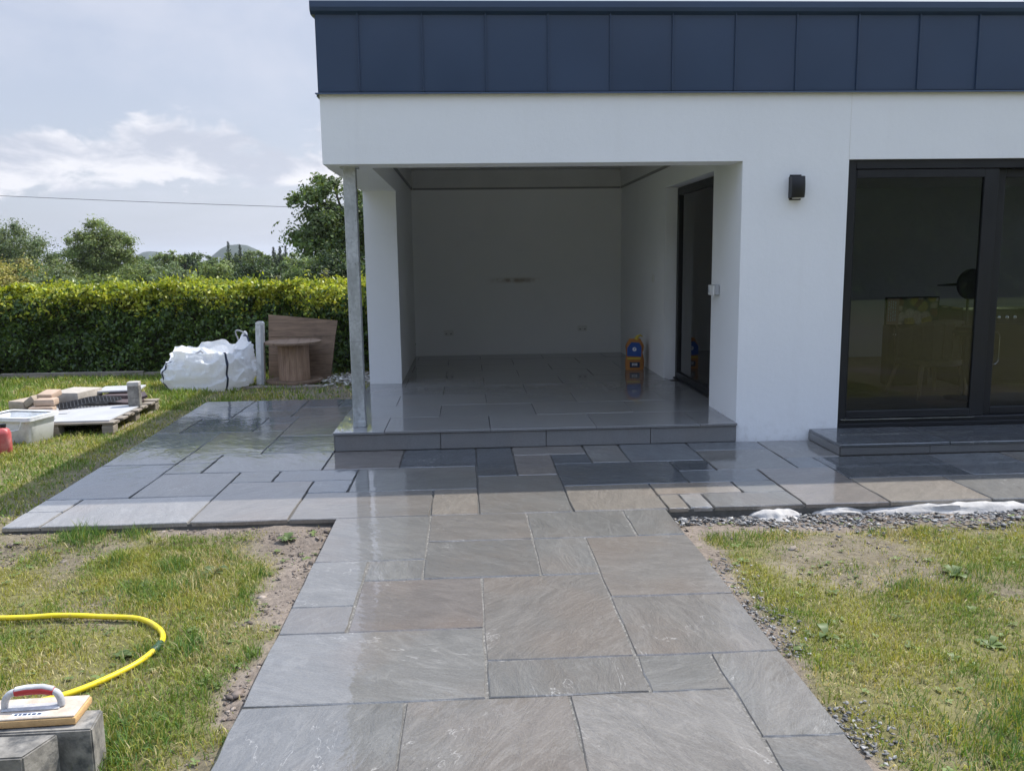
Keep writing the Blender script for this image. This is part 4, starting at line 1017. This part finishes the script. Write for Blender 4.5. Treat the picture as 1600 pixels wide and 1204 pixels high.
def build_hedge():
    rng = np.random.default_rng(11)
    o = empty('laurel_hedge', (-6, 13.4, -.08), 0, 'long clipped green hedge with yellow new growth along its top behind the lawn', 'hedge')
    x0, x1 = -17., .2
    def front(x): return 13.08 + .10*np.sin(x*.7) - .02*(x+6)
    n = 95000; x = rng.uniform(x0, x1, n); u = rng.random(n)
    topz = 1.27 + (fbm(x*.9, x*0+3., 3.)-.5)*.22 + (fbm(x*4.5, x*0+1., 6.)-.5)*.14
    face = rng.random(n) < .64
    lump = fbm(x*2.2, u*4.2, 7.)
    z = np.where(face, -.08 + u**.85*(topz+.08), topz - rng.random(n)**2*.20)
    y = np.where(face, front(x) + rng.normal(0, .045, n) - (lump-.5)*.55 + .07*(z/1.4)**2, front(x) + .05 + rng.random(n)*.65)
    Nn = rng.normal(size=(n, 3))*.75; Nn[face, 1] -= .8; Nn[face, 2] += .45; Nn[~face, 2] += .6
    V, F = leaf_quads(np.stack([x, y, z], 1), Nn, .068*rng.choice([.6, .85, 1., 1.25], n), .035*rng.choice([.7, 1., 1.2], n), rng, .5)
    g = tint((.062, .112, .026), n, rng, .4, (.13, .20, .035), .3)
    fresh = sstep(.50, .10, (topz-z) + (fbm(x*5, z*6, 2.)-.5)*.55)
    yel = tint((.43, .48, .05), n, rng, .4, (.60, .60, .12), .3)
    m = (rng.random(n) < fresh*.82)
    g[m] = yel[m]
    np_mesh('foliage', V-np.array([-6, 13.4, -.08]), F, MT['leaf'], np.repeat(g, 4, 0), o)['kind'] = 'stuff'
    # upright young shoots along the top
    k = 2600; x = rng.uniform(x0, x1, k); h = rng.uniform(.02, .11, k)*(.3+1.2*fbm(x*3, x*0, 1.))*np.where(rng.random(k) < .06, 2.2, 1.); C = []
    tz = 1.27 + (fbm(x*.9, x*0+3., 3.)-.5)*.22 + (fbm(x*4.5, x*0+1., 6.)-.5)*.14
    for j in range(5):
        C.append(np.stack([x+rng.normal(0, .015, k), front(x)+.05+rng.random(k)*.5, tz-.02+h*j/4], 1))
    C = np.concatenate(C); Nn = rng.normal(size=(len(C), 3)); V, F = leaf_quads(C, Nn, .07, .03, rng, 1.4)
    np_mesh('new_shoots', V-np.array([-6, 13.4, -.08]), F, MT['leaf'], np.repeat(tint((.36, .39, .045), len(C), rng, .35, (.17, .23, .03), .35), 4, 0), o)['kind'] = 'stuff'
    b = MB(); b.box(x0, x1, 13.42, 13.75, -.1, 1.05); b.obj('added_core', MT['bark'], o, world=True)  # solid dark box added inside the leaves to block light
    for i, (xa, xb, zt) in enumerate(((-9.2, -7.0, .0), (-6.98, -4.9, .01), (-4.88, -3.6, -.01))):
        q = MB().box(xa, xb, -.02, .02, -.12, zt, .004).obj('edging_board', MT['pallet'], None, loc=(0, 12.86+.03*i-(xa+8)*.02, 0)); tag(q, ('grey timber edging board at the hedge foot behind the heaped blocks', 'grey timber edging board at the hedge foot behind the pallet', 'grey timber edging board at the hedge foot beside the bulk bag')[i], 'edging board', 'edging boards under the hedge')
build_hedge()

def tree(name, label, cat, x, y, H_, R, z0, nclump, nleaf, leaf, base, alt, seed, group=None, squash=.9, zbase=-.08, trunk=True, rc=.30, pal=.25, hang=0., limbs=6):
    rng = np.random.default_rng(seed)
    o = empty(name, (x, y, zbase), 0, label, cat, group)
    zc, rz = (z0+H_)/2, (H_-z0)/2
    d = rng.normal(size=(nclump, 3)); d /= np.linalg.norm(d, axis=1, keepdims=True)
    r = rng.random(nclump)**.38
    lob = 1 + .42*(fbm(d[:, 0]*1.7+seed, d[:, 2]*1.7+d[:, 1]*1.3, seed*1.)-.5)*2
    c = d*(r*lob)[:, None]*np.array([R, R*squash, rz])*.88 + np.array([0, 0, zc])
    cr = R*rc*rng.uniform(.55, 1.25, nclump)
    k = nleaf//nclump
    P = np.repeat(c, k, 0); q = rng.normal(size=(len(P), 3)); q /= np.linalg.norm(q, axis=1, keepdims=True)
    P = P + q*(np.repeat(cr, k)*np.minimum(np.abs(rng.normal(0, .62, len(P))), 1.15))[:, None]*np.array([1.15, 1.15, .8])
    Nn = q*.7+rng.normal(size=q.shape)*.6; Nn[:, 2] += .5
    V, F = leaf_quads(P, Nn, leaf, leaf*.6, rng, hang)
    col = tint(base, len(P), rng, .28, alt, pal)*np.repeat(rng.uniform(.72, 1.3, nclump), k)[:, None]
    np_mesh('crown', V, F, MT['tree'], np.repeat(col, 4, 0), o)
    if trunk:
        b = MB(); th = H_*.045
        b.tube([(0, 0, -.1), (.02*R, 0, z0*.6), (-.03*R, .02*R, zc), (.0, 0, zc+rz*.6)], [th, th*.8, th*.5, th*.15], 8)
        for j in rng.choice(nclump, min(limbs, nclump), replace=False):
            e = c[j]; s = np.array([-.02*R, 0, max(z0*.6, min(zc, e[2]-.25*R))]); mid = (s+e)/2+np.array([0, 0, -.06*R])
            b.tube([tuple(s), tuple(mid), tuple(e)], [th*.45, th*.26, th*.07], 6)
        b.obj('trunk', MT['bark'], o, smooth=True)
    return o

def px(p, Y): return Y*math.tan(math.atan((p-797)/1328)+.0518)
def top(p, y, Y): return 1.62+(407-.009*p-y)/1313.8*(Y*.9987+px(p, Y)*.0518)
G1 = (.095, .140, .044); G2 = (.155, .20, .068); GD = (.050, .078, .032); GY = (.34, .32, .10); GG = (.13, .17, .088)
def build_trees():
    grp = 'trees and bushes beyond the hedge'
    def T(lab, p, hw, ytop, Y, n, leaf, base, alt, seed, name='tree', cat='tree', z0=.1, **k):
        H_ = top(p, ytop, Y)+.08; R = hw/1313.8*Y
        return tree(name, lab, cat, px(p, Y), Y, H_, R, z0*H_, k.pop('nc', 60), n, leaf, base, alt, seed, grp, **k)
    T('tall rounded pale green tree standing alone above the hedge, left of the far hill', 160, 56, 336, 52, 30000, .14, G2, (.19, .23, .09), 3, z0=.02, rc=.25, nc=110)
    T('broad grey green tree at the far left beyond the hedge', 12, 66, 336, 56, 27000, .15, GG, (.17, .21, .10), 5, z0=.02, nc=100)
    T('yellow flowering bush at the far left just beyond the hedge', 2, 52, 375, 33, 9000, .09, GY, (.24, .21, .08), 7, 'bush', 'bush', nc=70, trunk=False, z0=0., pal=.4)
    T('tall dark leafy tree with spreading limbs behind the steel post', 548, 108, 266, 34, 32000, .16, G1, (.11, .155, .05), 23, z0=.22, rc=.21, nc=95, limbs=22)
    T('dark dense bush under the tall tree behind the steel post', 540, 78, 380, 31, 12000, .12, GD, G1, 13, 'bush', 'bush', trunk=False, z0=0.)
    T('pale flowered elder bush between the two left trees', 92, 30, 398, 46, 4500, .10, G2, (.30, .31, .20), 15, 'bush', 'bush', trunk=False, z0=0., pal=.3)
    T('dark small tree between the two left trees on the skyline', 88, 26, 386, 75, 3500, .2, GD, G1, 17)
    rows = [('low olive bush right behind the hedge below the left trees', 70, 40, 412, 34, GG), ('low olive bush behind the hedge below the tall rounded tree', 150, 52, 421, 34, G2), ('rounded mid green bush right of the tall rounded tree', 222, 36, 404, 46, G2),
            ('grey green bush left of the pale shed', 268, 34, 410, 44, GG), ('light green bush right of the pale shed', 338, 34, 405, 44, G2), ('very dark bush behind the hedge left of the flower spike', 408, 44, 396, 40, GD), ('mid green bush in front of the tall dark tree', 472, 40, 398, 42, G1), ('light green round bush beside the very dark bush', 500, 30, 402, 38, G2),
            ('dim bush filling the gap left of the tall rounded tree trunk', 112, 34, 404, 62, G1), ('dim bush filling the gap right of the tall rounded tree trunk', 190, 40, 402, 62, G1), ('grey green bush between the far hill and the tall rounded tree', 246, 36, 400, 60, GG), ('low bush at the far left behind the yellow flowering bush', 45, 44, 402, 48, G1)]
    for i, (lab, p, hw, yt, Y, c) in enumerate(rows):
        T(lab, p, hw, yt, Y, 6500, .12, c, tuple(v*1.5 for v in c), 31+i, 'bush', 'bush', trunk=False, z0=0., nc=45)
    rng = random.Random(5); tl = 'trees of the far wooded skyline'
    L = ['first skyline tree to the right of the tall rounded tree', 'skyline tree standing just before the far hill', 'skyline tree under the right slope of the far hill', 'skyline tree in the gap between the two hills, nearer the far hill', 'low skyline tree above the left end of the pale shed', 'low skyline tree above the right end of the pale shed', 'skyline tree just left of the thin pole',
         'skyline tree just right of the thin pole', 'skyline tree at the foot of the taller conifer', 'skyline tree at the foot of the shorter conifer', 'skyline tree under the right slope of the near hill', 'skyline tree above the very dark bush', 'skyline tree beneath the three small conifers', 'skyline tree right of the three small conifers', 'skyline tree half way from the small conifers to the tall dark tree', 'last skyline tree before the tall dark tree']
    P = [212, 230, 250, 270, 288, 308, 330, 346, 360, 378, 396, 414, 436, 456, 476, 498]
    for i, (lab, p) in enumerate(zip(L, P)):
        Y = rng.uniform(82, 112); yt = 388+rng.uniform(-4, 5); c = rng.choice((G1, G2, GG, GD, G1)); H_ = top(p, yt, Y)+.08; R = rng.uniform(16, 23)/1313.8*Y
        tree('tree', lab, 'tree', px(p, Y), Y, H_, R, .05, 28, 1900, .26, c, tuple(v*1.4 for v in c), 60+i, tl, trunk=True, rc=.34, limbs=2)
    # conifers on the skyline
    def conifer(p, yt, Y, lab, seed):
        rng = np.random.default_rng(seed); H_ = top(p, yt, Y)+.08; o = empty('conifer', (px(p, Y), Y, -.08), 0, lab, 'tree', 'conifers on the skyline')
        C = []
        for k in range(16):
            z = H_*(.35+.65*k/16); r = H_*.16*(1-k/16)+.03
            for j in range(14):
                a = rng.uniform(0, 6.28); t = rng.random()
                C.append((r*t*math.cos(a), r*t*math.sin(a), z-.12*r*t))
        C = np.array(C); Nn = rng.normal(size=C.shape); Nn[:, 2] += 1; V, F = leaf_quads(C, Nn, .30, .10, rng)
        np_mesh('crown', V, F, MT['tree'], np.repeat(tint((.028, .042, .024), len(C), rng), 4, 0), o)
        MB().tube([(0, 0, 0), (0, 0, H_)], [.09, .01], 6).obj('trunk', MT['bark'], o)
    conifer(358, 372, 100, 'taller left conifer of the pair against the near hill', 1); conifer(376, 377, 100, 'shorter right conifer of the pair against the near hill', 2)
    conifer(428, 381, 95, 'small spiky conifer left of three above the very dark bush', 3); conifer(438, 380, 95, 'small spiky conifer in the middle of three above the very dark bush', 4); conifer(447, 379, 95, 'small spiky conifer right of three above the very dark bush', 5)
    # flower spikes showing above the hedge
    for p, yt, lab in ((432, 426, 'grey flower spike above the hedge in front of the dark bush'), (507, 418, 'tall grey flower spike above the hedge near the steel post')):
        Y = 14.6; H_ = top(p, yt, Y)+.08; o = empty('flower_spike', (px(p, Y), Y, -.08), 0, lab, 'plant', 'flower spikes behind the hedge')
        MB().tube([(0, 0, 0), (.01, 0, H_)], [.012, .005], 6).obj('stem', MT['bark'], o)
        r = np.random.default_rng(int(p)); C = np.stack([r.normal(0, .03, 160), r.normal(0, .03, 160), H_-r.random(160)**1.5*.42], 1); V, F = leaf_quads(C, r.normal(size=C.shape), .04, .025, r, .6)
        np_mesh('flowers', V, F, MT['tree'], np.repeat(tint((.20, .21, .19), 160, r), 4, 0), o)['kind'] = 'stuff'
    # tall hedge added behind the viewer to darken the reflection in the glass
    rng = np.random.default_rng(8); n = 26000; x = rng.uniform(-24, 34, n); z = 6.4*rng.random(n)**.8; y = -15.5+rng.normal(0, .22, n)-.5*(fbm(x*.8, z*.8, 3.)-.5)
    o = empty('added_hedge', (5, -16, -.08), 0, 'tall dark hedge added out of view behind the viewer to darken the glass reflection', 'hedge')
    Nn = rng.normal(size=(n, 3)); Nn[:, 1] += .8; V, F = leaf_quads(np.stack([x, y, z], 1), Nn, .34, .20, rng)
    np_mesh('foliage', V-np.array([5, -16, -.08]), F, MT['tree'], np.repeat(tint(GD, n, rng, .3, G1, .3), 4, 0), o)['kind'] = 'stuff'
    MB().box(-24, 34, -16.8, -15.8, -.1, 6.1).obj('added_core', MT['bark'], o, world=True)  # solid core box added behind the leaves of the added hedge
build_trees()

def build_far():
    for nm, p, hw, yt, Y in (('far', 238, 30, 388, 1500), ('near', 374, 42, 378.5, 1300)):
        H_ = top(p, yt, Y)+.1; R = hw/1313.8*Y; b = MB(); P = []
        for i in range(13):
            row = []
            for k in range(49):
                a = 2*math.pi*k/48; t = 1-i/12; n = mnoise.noise(Vector((math.cos(a)*2+p, math.sin(a)*2, t*3)))+.5*mnoise.noise(Vector((math.cos(a)*5*t+p, math.sin(a)*5*t, t*9)))
                row.append((R*1.15*t*math.cos(a), R*1.15*t*math.sin(a), H_*(1-t**2.4)*(1+.1*n)*(1 if i else 0)))
            P.append(row)
        b.grid(P); bmesh.ops.remove_doubles(b.bm, verts=b.bm.verts[:], dist=.01)
        o = b.obj('hill', MT['hill'], None, smooth=True, loc=(px(p, Y), Y, -.5)); tag(o, kind='structure')
    Y = 60; o = empty('shed', (px(305, Y), Y, -.08), RAD(8), 'small pale flat roofed shed among the bushes beyond the hedge', 'shed')
    MB().box(-.62, .62, -.5, .5, 0, .52, .01).obj('wall', MT['shed'], o); MB().box(-.68, .68, -.56, .56, .521, .58, .01).obj('roof', MT['plate'], o)
    Y = 70; h = top(342, 397, Y)+.08; o = empty('utility_pole', (px(342, Y), Y, -.08), 0, 'thin pale utility pole among the far trees', 'pole')
    MB().tube([(0, 0, 0), (0, 0, h)], [.07, .05], 8).obj('shaft', MT['shed'], o); MB().box(-.22, .22, -.03, .03, h-.25, h-.19).obj('crossarm', MT['shed'], o)
    o = empty('overhead_wire', (-10, 30, 0), 0, 'thin dark overhead wire crossing the sky to the house side', 'wire')
    P = []
    for k in range(61):
        x = -40+55*k/60; t = (x+15.7)/11.6; z = 3.93+(3.385-3.93)*t + .105*(t-.0)*(t-1)
        P.append((x, 30, z))
    MB().tube(P, .008, 5).obj('cable', MT['black'], o, world=True)
build_far()

# ------------------------------------------------------------------ grass, weeds, stones
def grass_blades(n, region, hmin, hmax, wd, seed, bright=0.):
    rng = np.random.default_rng(seed); x0, x1, y0, y1 = region
    x = rng.uniform(x0, x1, n); y = rng.uniform(y0, y1, n)
    s = soil(x, y); clump = fbm(x*3.1, y*3.1, 21.); cl2 = fbm(x*9, y*9, 31.)
    over = np.where(rng.random(n) < .12, .0, .012)
    keep = ~paved(x, y, over) & (rng.random(n) < (1-s*.97)*np.clip(.05+1.45*clump+1.0*(cl2-.5), .12, 1))
    x, y, clump, cl2, s = x[keep], y[keep], clump[keep], cl2[keep], s[keep]; n = len(x)
    z = gz(x, y)-.004
    tall = np.zeros(n)
    tr = np.random.default_rng(99)
    extra = tuple((tr.uniform(-3.4, 4.2), tr.uniform(2.0, 5.0), tr.uniform(.04, .12), tr.uniform(.4, 1.0)) for _ in range(90)) if hmin < .03 else ()
    for tx, ty, r, a in extra + ((-2.38, 5.12, .14, 2.0), (-2.1, 5.14, .09, 1.2), (2.05, 2.62, .35, 1.0), (1.75, 2.55, .2, .9), (1.55, 4.85, .25, .7), (2.25, 4.05, .22, .6), (-1.35, 2.75, .3, .8), (-1.65, 4.2, .3, .5), (2.6, 4.1, .25, .5)):
        tall = np.maximum(tall, a*np.exp(-((x-tx)**2+(y-ty)**2)/r**2))
    h = rng.uniform(hmin, hmax, n)*(.55+.8*clump)*(1+1.2*tall)*(1-.45*s)
    a = rng.uniform(0, 2*math.pi, n); lean = np.abs(rng.normal(.95, .45, n))*(1-.35*np.clip(tall, 0, 1)); la = rng.uniform(0, 2*math.pi, n)
    dx = np.stack([np.cos(a), np.sin(a), np.zeros(n)], 1); w = (wd*rng.uniform(.7, 1.4, n))[:, None]
    ld = np.stack([np.cos(la), np.sin(la), np.zeros(n)], 1)
    B = np.stack([x, y, z], 1); hh = h[:, None]; up = np.array([0, 0, 1.])
    M = B + (up*np.cos(lean*.5)[:, None] + ld*np.sin(lean*.5)[:, None])*hh*.55
    Tp = M + (up*np.cos(lean*1.35)[:, None] + ld*np.sin(lean*1.35)[:, None])*hh*.45
    V = np.stack([B-dx*w/2, B+dx*w/2, M+dx*w*.42, M-dx*w*.42, Tp], 1).reshape(-1, 3)
    i = np.arange(n)[:, None]*5
    F = np.concatenate([i+np.array([0, 1, 2]), i+np.array([0, 2, 3]), i+np.array([3, 2, 4])], 0)
    green = np.array([.15, .225, .042]); yg = np.array([.33, .325, .075]); straw = np.array([.50, .43, .23]); deep = np.array([.085, .16, .04])
    u = .5*fbm(x*1.6, y*1.6, 41.) + .5*fbm(x*5.5, y*5.5, 44.) + rng.normal(0, .07, n) - bright; dry = sstep(.56, .68, fbm(x*2.7, y*2.7, 63.))*(bright < .03)
    t = np.clip((u-.40)/.18, 0, 1)[:, None]
    c = green*(1-t)+yg*t
    c = np.where((rng.random(n) < .07+.30*s+.10*t[:, 0]*(1-bright*3)+.45*dry)[:, None], straw*rng.uniform(.7, 1.15, (n, 1)), c)
    c = np.where((np.clip(tall, 0, 1)*.7 > rng.random(n))[:, None], deep*1.25, c)
    c = c*rng.uniform(.72, 1.25, (n, 1))
    return V, F, np.repeat(c, 5, 0)
def build_grass():
    Vs, Fs, Cs = [], [], []; off = 0
    for args in ((170000, (-4.2, -.8, 1.6, 5.25), .020, .055, .0036, 1, 0.), (170000, (1.2, 5.2, 1.6, 5.2), .020, .055, .0036, 2, 0.), (110000, (-8.5, -2.8, 5.2, 10.2), .03, .07, .0075, 3, .04), (60000, (-11, -1.2, 9.8, 13.05), .05, .12, .011, 4, .10), (26000, (-14, -4.2, 2.0, 9.5), .05, .08, .014, 5, .02)):
        V, F, C = grass_blades(*args); Vs.append(V); Fs.append(F+off); Cs.append(C); off += len(V)
    o = np_mesh('grass', np.concatenate(Vs), np.concatenate(Fs), MT['grass'], np.concatenate(Cs)); tag(o, kind='stuff')
build_grass()

def rosette(rng, n, r0, r1, up=.35):
    V, F = [], []
    for k in range(n):
        a = 2*math.pi*k/n+rng.uniform(-.3, .3); r = rng.uniform(r0, r1); w = r*rng.uniform(.22, .36); e = rng.uniform(up*.3, up*1.3)
        d = np.array([math.cos(a), math.sin(a), 0]); p = np.array([-math.sin(a), math.cos(a), 0]); b = len(V)
        prof = ((.06, .15, .0), (.35, .75, .55), (.65, 1., .8), (.88, .6, .7), (1., .05, .5))
        for t, ww, zz in prof:
            q = d*r*t+np.array([0, 0, r*e*zz]); V += [q-p*w*ww+np.array([0, 0, .1*w]), q, q+p*w*ww+np.array([0, 0, .1*w])]
        for i in range(4):
            for j in range(2): F.append((b+3*i+j, b+3*i+j+1, b+3*i+j+4, b+3*i+j+3))
    return np.array(V), np.array(F)
def build_weeds():
    rng = np.random.default_rng(77); Vs, Fs, Cs = [], [], []; off = 0
    spots = []
    while len(spots) < 190:
        x = rng.uniform(-4.2, 4.8); y = rng.uniform(2.0, 5.1)
        if paved(np.array([x]), np.array([y]), .06)[0]: continue
        spots.append((x, y, rng.uniform(.014, .034)))
    k = 0
    while k < 700:
        x = rng.uniform(-3.6, 4.2); y = rng.uniform(2.0, 5.1); cl = float(fbm(np.array([x*2.6]), np.array([y*2.6]), 51.)[0])
        if cl < .5 or paved(np.array([x]), np.array([y]), .03)[0]: continue
        spots.append((x, y, rng.uniform(.008, .02))); k += 1
    for x, y, r in spots:
        V, F = rosette(rng, int(rng.integers(4, 9)), r*.6, r*1.4); V = V+np.array([x, y, gz1(x, y)+.008]); Vs.append(V); Fs.append(F+off); off += len(V)
        Cs.append(np.tile(np.array((.15, .20, .06))*rng.uniform(.6, 1.3), (len(V), 1)))
    o = np_mesh('broadleaf_weeds', np.concatenate(Vs), np.concatenate(Fs), MT['weed'], np.concatenate(Cs)); tag(o, kind='stuff')
    g = 'leafy weeds in the lawn'
    for x, y, r, n, lab in ((1.56, 3.43, .085, 7, 'dark green dock weed at the right path edge'), (1.40, 3.30, .06, 6, 'small leafy weed growing tight against the right path edge'), (-1.42, 4.48, .10, 9, 'pale broad leaved weed in the left lawn nearest the bare soil'), (-1.72, 4.35, .08, 8, 'pale broad leaved weed in the left lawn farther from the path'), (-1.12, 4.98, .075, 10, 'crumpled weed standing on the bare soil in the patio corner'), (2.55, 4.12, .09, 8, 'leafy weed at the far right of the right lawn'), (-1.52, 3.52, .07, 8, 'leafy weed in the bend of the yellow hose'), (2.25, 3.35, .07, 8, 'yellow green leafy weed in the middle of the right lawn')):
        V, F = rosette(rng, n, r*.45, r*.95, .55); o = empty('leafy_weed', (x, y, gz1(x, y)), 0, lab, 'weed', g)
        np_mesh('leaves', V, F, MT['weed'], np.tile(np.array((.12, .17, .05))*(rng.uniform(.6, 1.3)), (len(V), 1)), o)
build_weeds()

def build_stones():
    rng = np.random.default_rng(5)
    ico = bmesh.new(); bmesh.ops.create_icosphere(ico, subdivisions=1, radius=1.0)
    IV = np.array([v.co[:] for v in ico.verts]); IF = np.array([[v.index for v in f.verts] for f in ico.faces]); ico.free()
    def stones(name, xs, ys, zs, sizes, pal, lab=None):
        n = len(xs); V = np.repeat(IV[None], n, 0)*rng.uniform(.55, 1.25, (n, len(IV), 1))
        sc = np.stack([rng.uniform(.6, 1.7, n), rng.uniform(.5, 1.2, n), rng.uniform(.16, .42, n)], 1)*sizes[:, None]
        V = V*sc[:, None, :]; a = rng.uniform(0, 6.28, n); c, s = np.cos(a)[:, None], np.sin(a)[:, None]
        tl = rng.normal(0, .45, n)[:, None]
        X = V[:, :, 0]*c-V[:, :, 1]*s; Yy = V[:, :, 0]*s+V[:, :, 1]*c; Z = V[:, :, 2]+X*tl*.6
        V = np.stack([X+xs[:, None], Yy+ys[:, None], Z+zs[:, None]], -1).reshape(-1, 3)
        F = (IF[None]+(np.arange(n)*len(IV))[:, None, None]).reshape(-1, 3)
        p = np.array(pal)[rng.integers(0, len(pal), n)]*rng.uniform(.6, 1.35, (n, 1))
        o = np_mesh(name, V, F, MT['stone'], np.repeat(p, len(IV), 0)); tag(o, kind='stuff')
    gp = [(.19, .19, .19), (.26, .255, .25), (.12, .12, .12), (.36, .35, .33), (.24, .21, .18), (.17, .165, .155)]
    x = rng.uniform(1.3, 7, 3600); w = .10+.22*sstep(1.4, 2.4, x); y = YF-.02-np.abs(rng.normal(0, 1, 3600))*w*.55
    k = y < YF-.005; x, y = x[k], y[k]
    x2 = XB+.004+np.abs(rng.normal(0, 1, 2600))*.10*(.5+fbm(np.linspace(0, 1, 2600)*0+rng.random(2600)*9, np.zeros(2600), 3.)); y2 = rng.uniform(1.8, 5.1, 2600)
    d = fbm(y2*2.2, y2*0+2., 8.); kk = d+.25*np.exp(-((y2-3.9)/.35)**2)+.2*np.exp(-((y2-3.3)/.25)**2) +.3*rng.random(2600)-.15 > .68; x2, y2 = x2[kk], y2[kk]
    X = np.concatenate([x, x2]); Y = np.concatenate([y, y2])
    stones('gravel', X, Y, gz(X, Y)+rng.uniform(.0, .016, len(X)), np.concatenate([rng.uniform(.006, .020, len(x)), rng.uniform(.003, .012, len(x2))]), gp)
    ep = [(.20, .165, .135), (.15, .12, .10), (.25, .21, .175)]
    x = rng.uniform(-3.4, XA, 16000); y = rng.uniform(1.8, 5.2, 16000); k = (rng.random(16000) < soil(x, y)**1.3*.8) & ~paved(x, y, .004)
    x3 = rng.uniform(XB, 5, 12000); y3 = rng.uniform(2, 5.1, 12000); k3 = (rng.random(12000) < soil(x3, y3)**1.5*.35) & ~paved(x3, y3, .004)
    X = np.concatenate([x[k], x3[k3]]); Y = np.concatenate([y[k], y3[k3]]); n = len(X)
    stones('soil_crumbs', X, Y, gz(X, Y)+.002, rng.uniform(.003, .012, n)*(1+1.6*(rng.random(n) < .03)), ep)
    # broken stone behind the steel post
    x = rng.normal(-1.62, .22, 420); y = rng.normal(11.95, .28, 420); k = (x < -1.2) & (y < 12.9); x, y = x[k], y[k]
    stones('rubble', x, y, -.07+rng.random(len(x))*.05, rng.uniform(.012, .04, len(x)), [(.55, .52, .47), (.40, .37, .33), (.62, .60, .57)])
    # mortar spilling from under the patio edge
    g = 'pale mortar lumps along the patio edge'
    def lump(x0, x1, y, hgt, dep, seed, lab):
        b = MB(); P = []; cx = (x0+x1)/2
        for i in range(9):
            row = []
            for k in range(26):
                u = k/25; t = math.pi*i/8*.5+.0
                e = math.sin(math.pi*min(1, max(0, u)))**.45
                nz = mnoise.noise(Vector((u*(x1-x0)*9+seed, i*.3, seed*2)))*.30+mnoise.noise(Vector((u*(x1-x0)*23+seed, i*.5, seed)))*.16
                row.append(((x0-cx)+(x1-x0)*u, -dep*e*math.sin(t)*(1+nz), hgt*e*math.cos(t)*(1+nz)))
            P.append(row)
        b.grid(P); o = b.obj('mortar_lump', MT['mortar'], None, smooth=True, loc=(cx, y, -.085)); tag(o, lab, 'mortar', g)
    lump(1.80, 2.16, YF+.01, .062, .125, 1., 'big rounded pale mortar lump under the patio edge nearest the path')
    lump(2.22, 2.60, YF+.01, .055, .05, 4., 'short white mortar spill between the rounded lump and the long strip')
    lump(2.50, 4.10, YF+.012, .066, .085, 7., 'long white mortar strip under the patio edge at the right')
    lump(4.10, 5.40, YF+.012, .06, .08, 9., 'white mortar strip continuing past the right edge of the lawn')
build_stones()

# ------------------------------------------------------------------ air
def build_haze():
    m = bpy.data.materials.new('hazy_air'); m.use_nodes = True; t = m.node_tree; t.nodes.clear()
    o = t.nodes.new('ShaderNodeOutputMaterial'); v = t.nodes.new('ShaderNodeVolumePrincipled')
    v.inputs['Color'].default_value = (.86, .92, 1, 1); v.inputs['Density'].default_value = .00022; v.inputs['Anisotropy'].default_value = .3
    t.links.new(v.outputs[0], o.inputs['Volume'])
    h = MB().box(-3600, 3600, -3600, 3600, -1.2, 60).obj('haze', m); tag(h, kind='stuff')
build_haze()
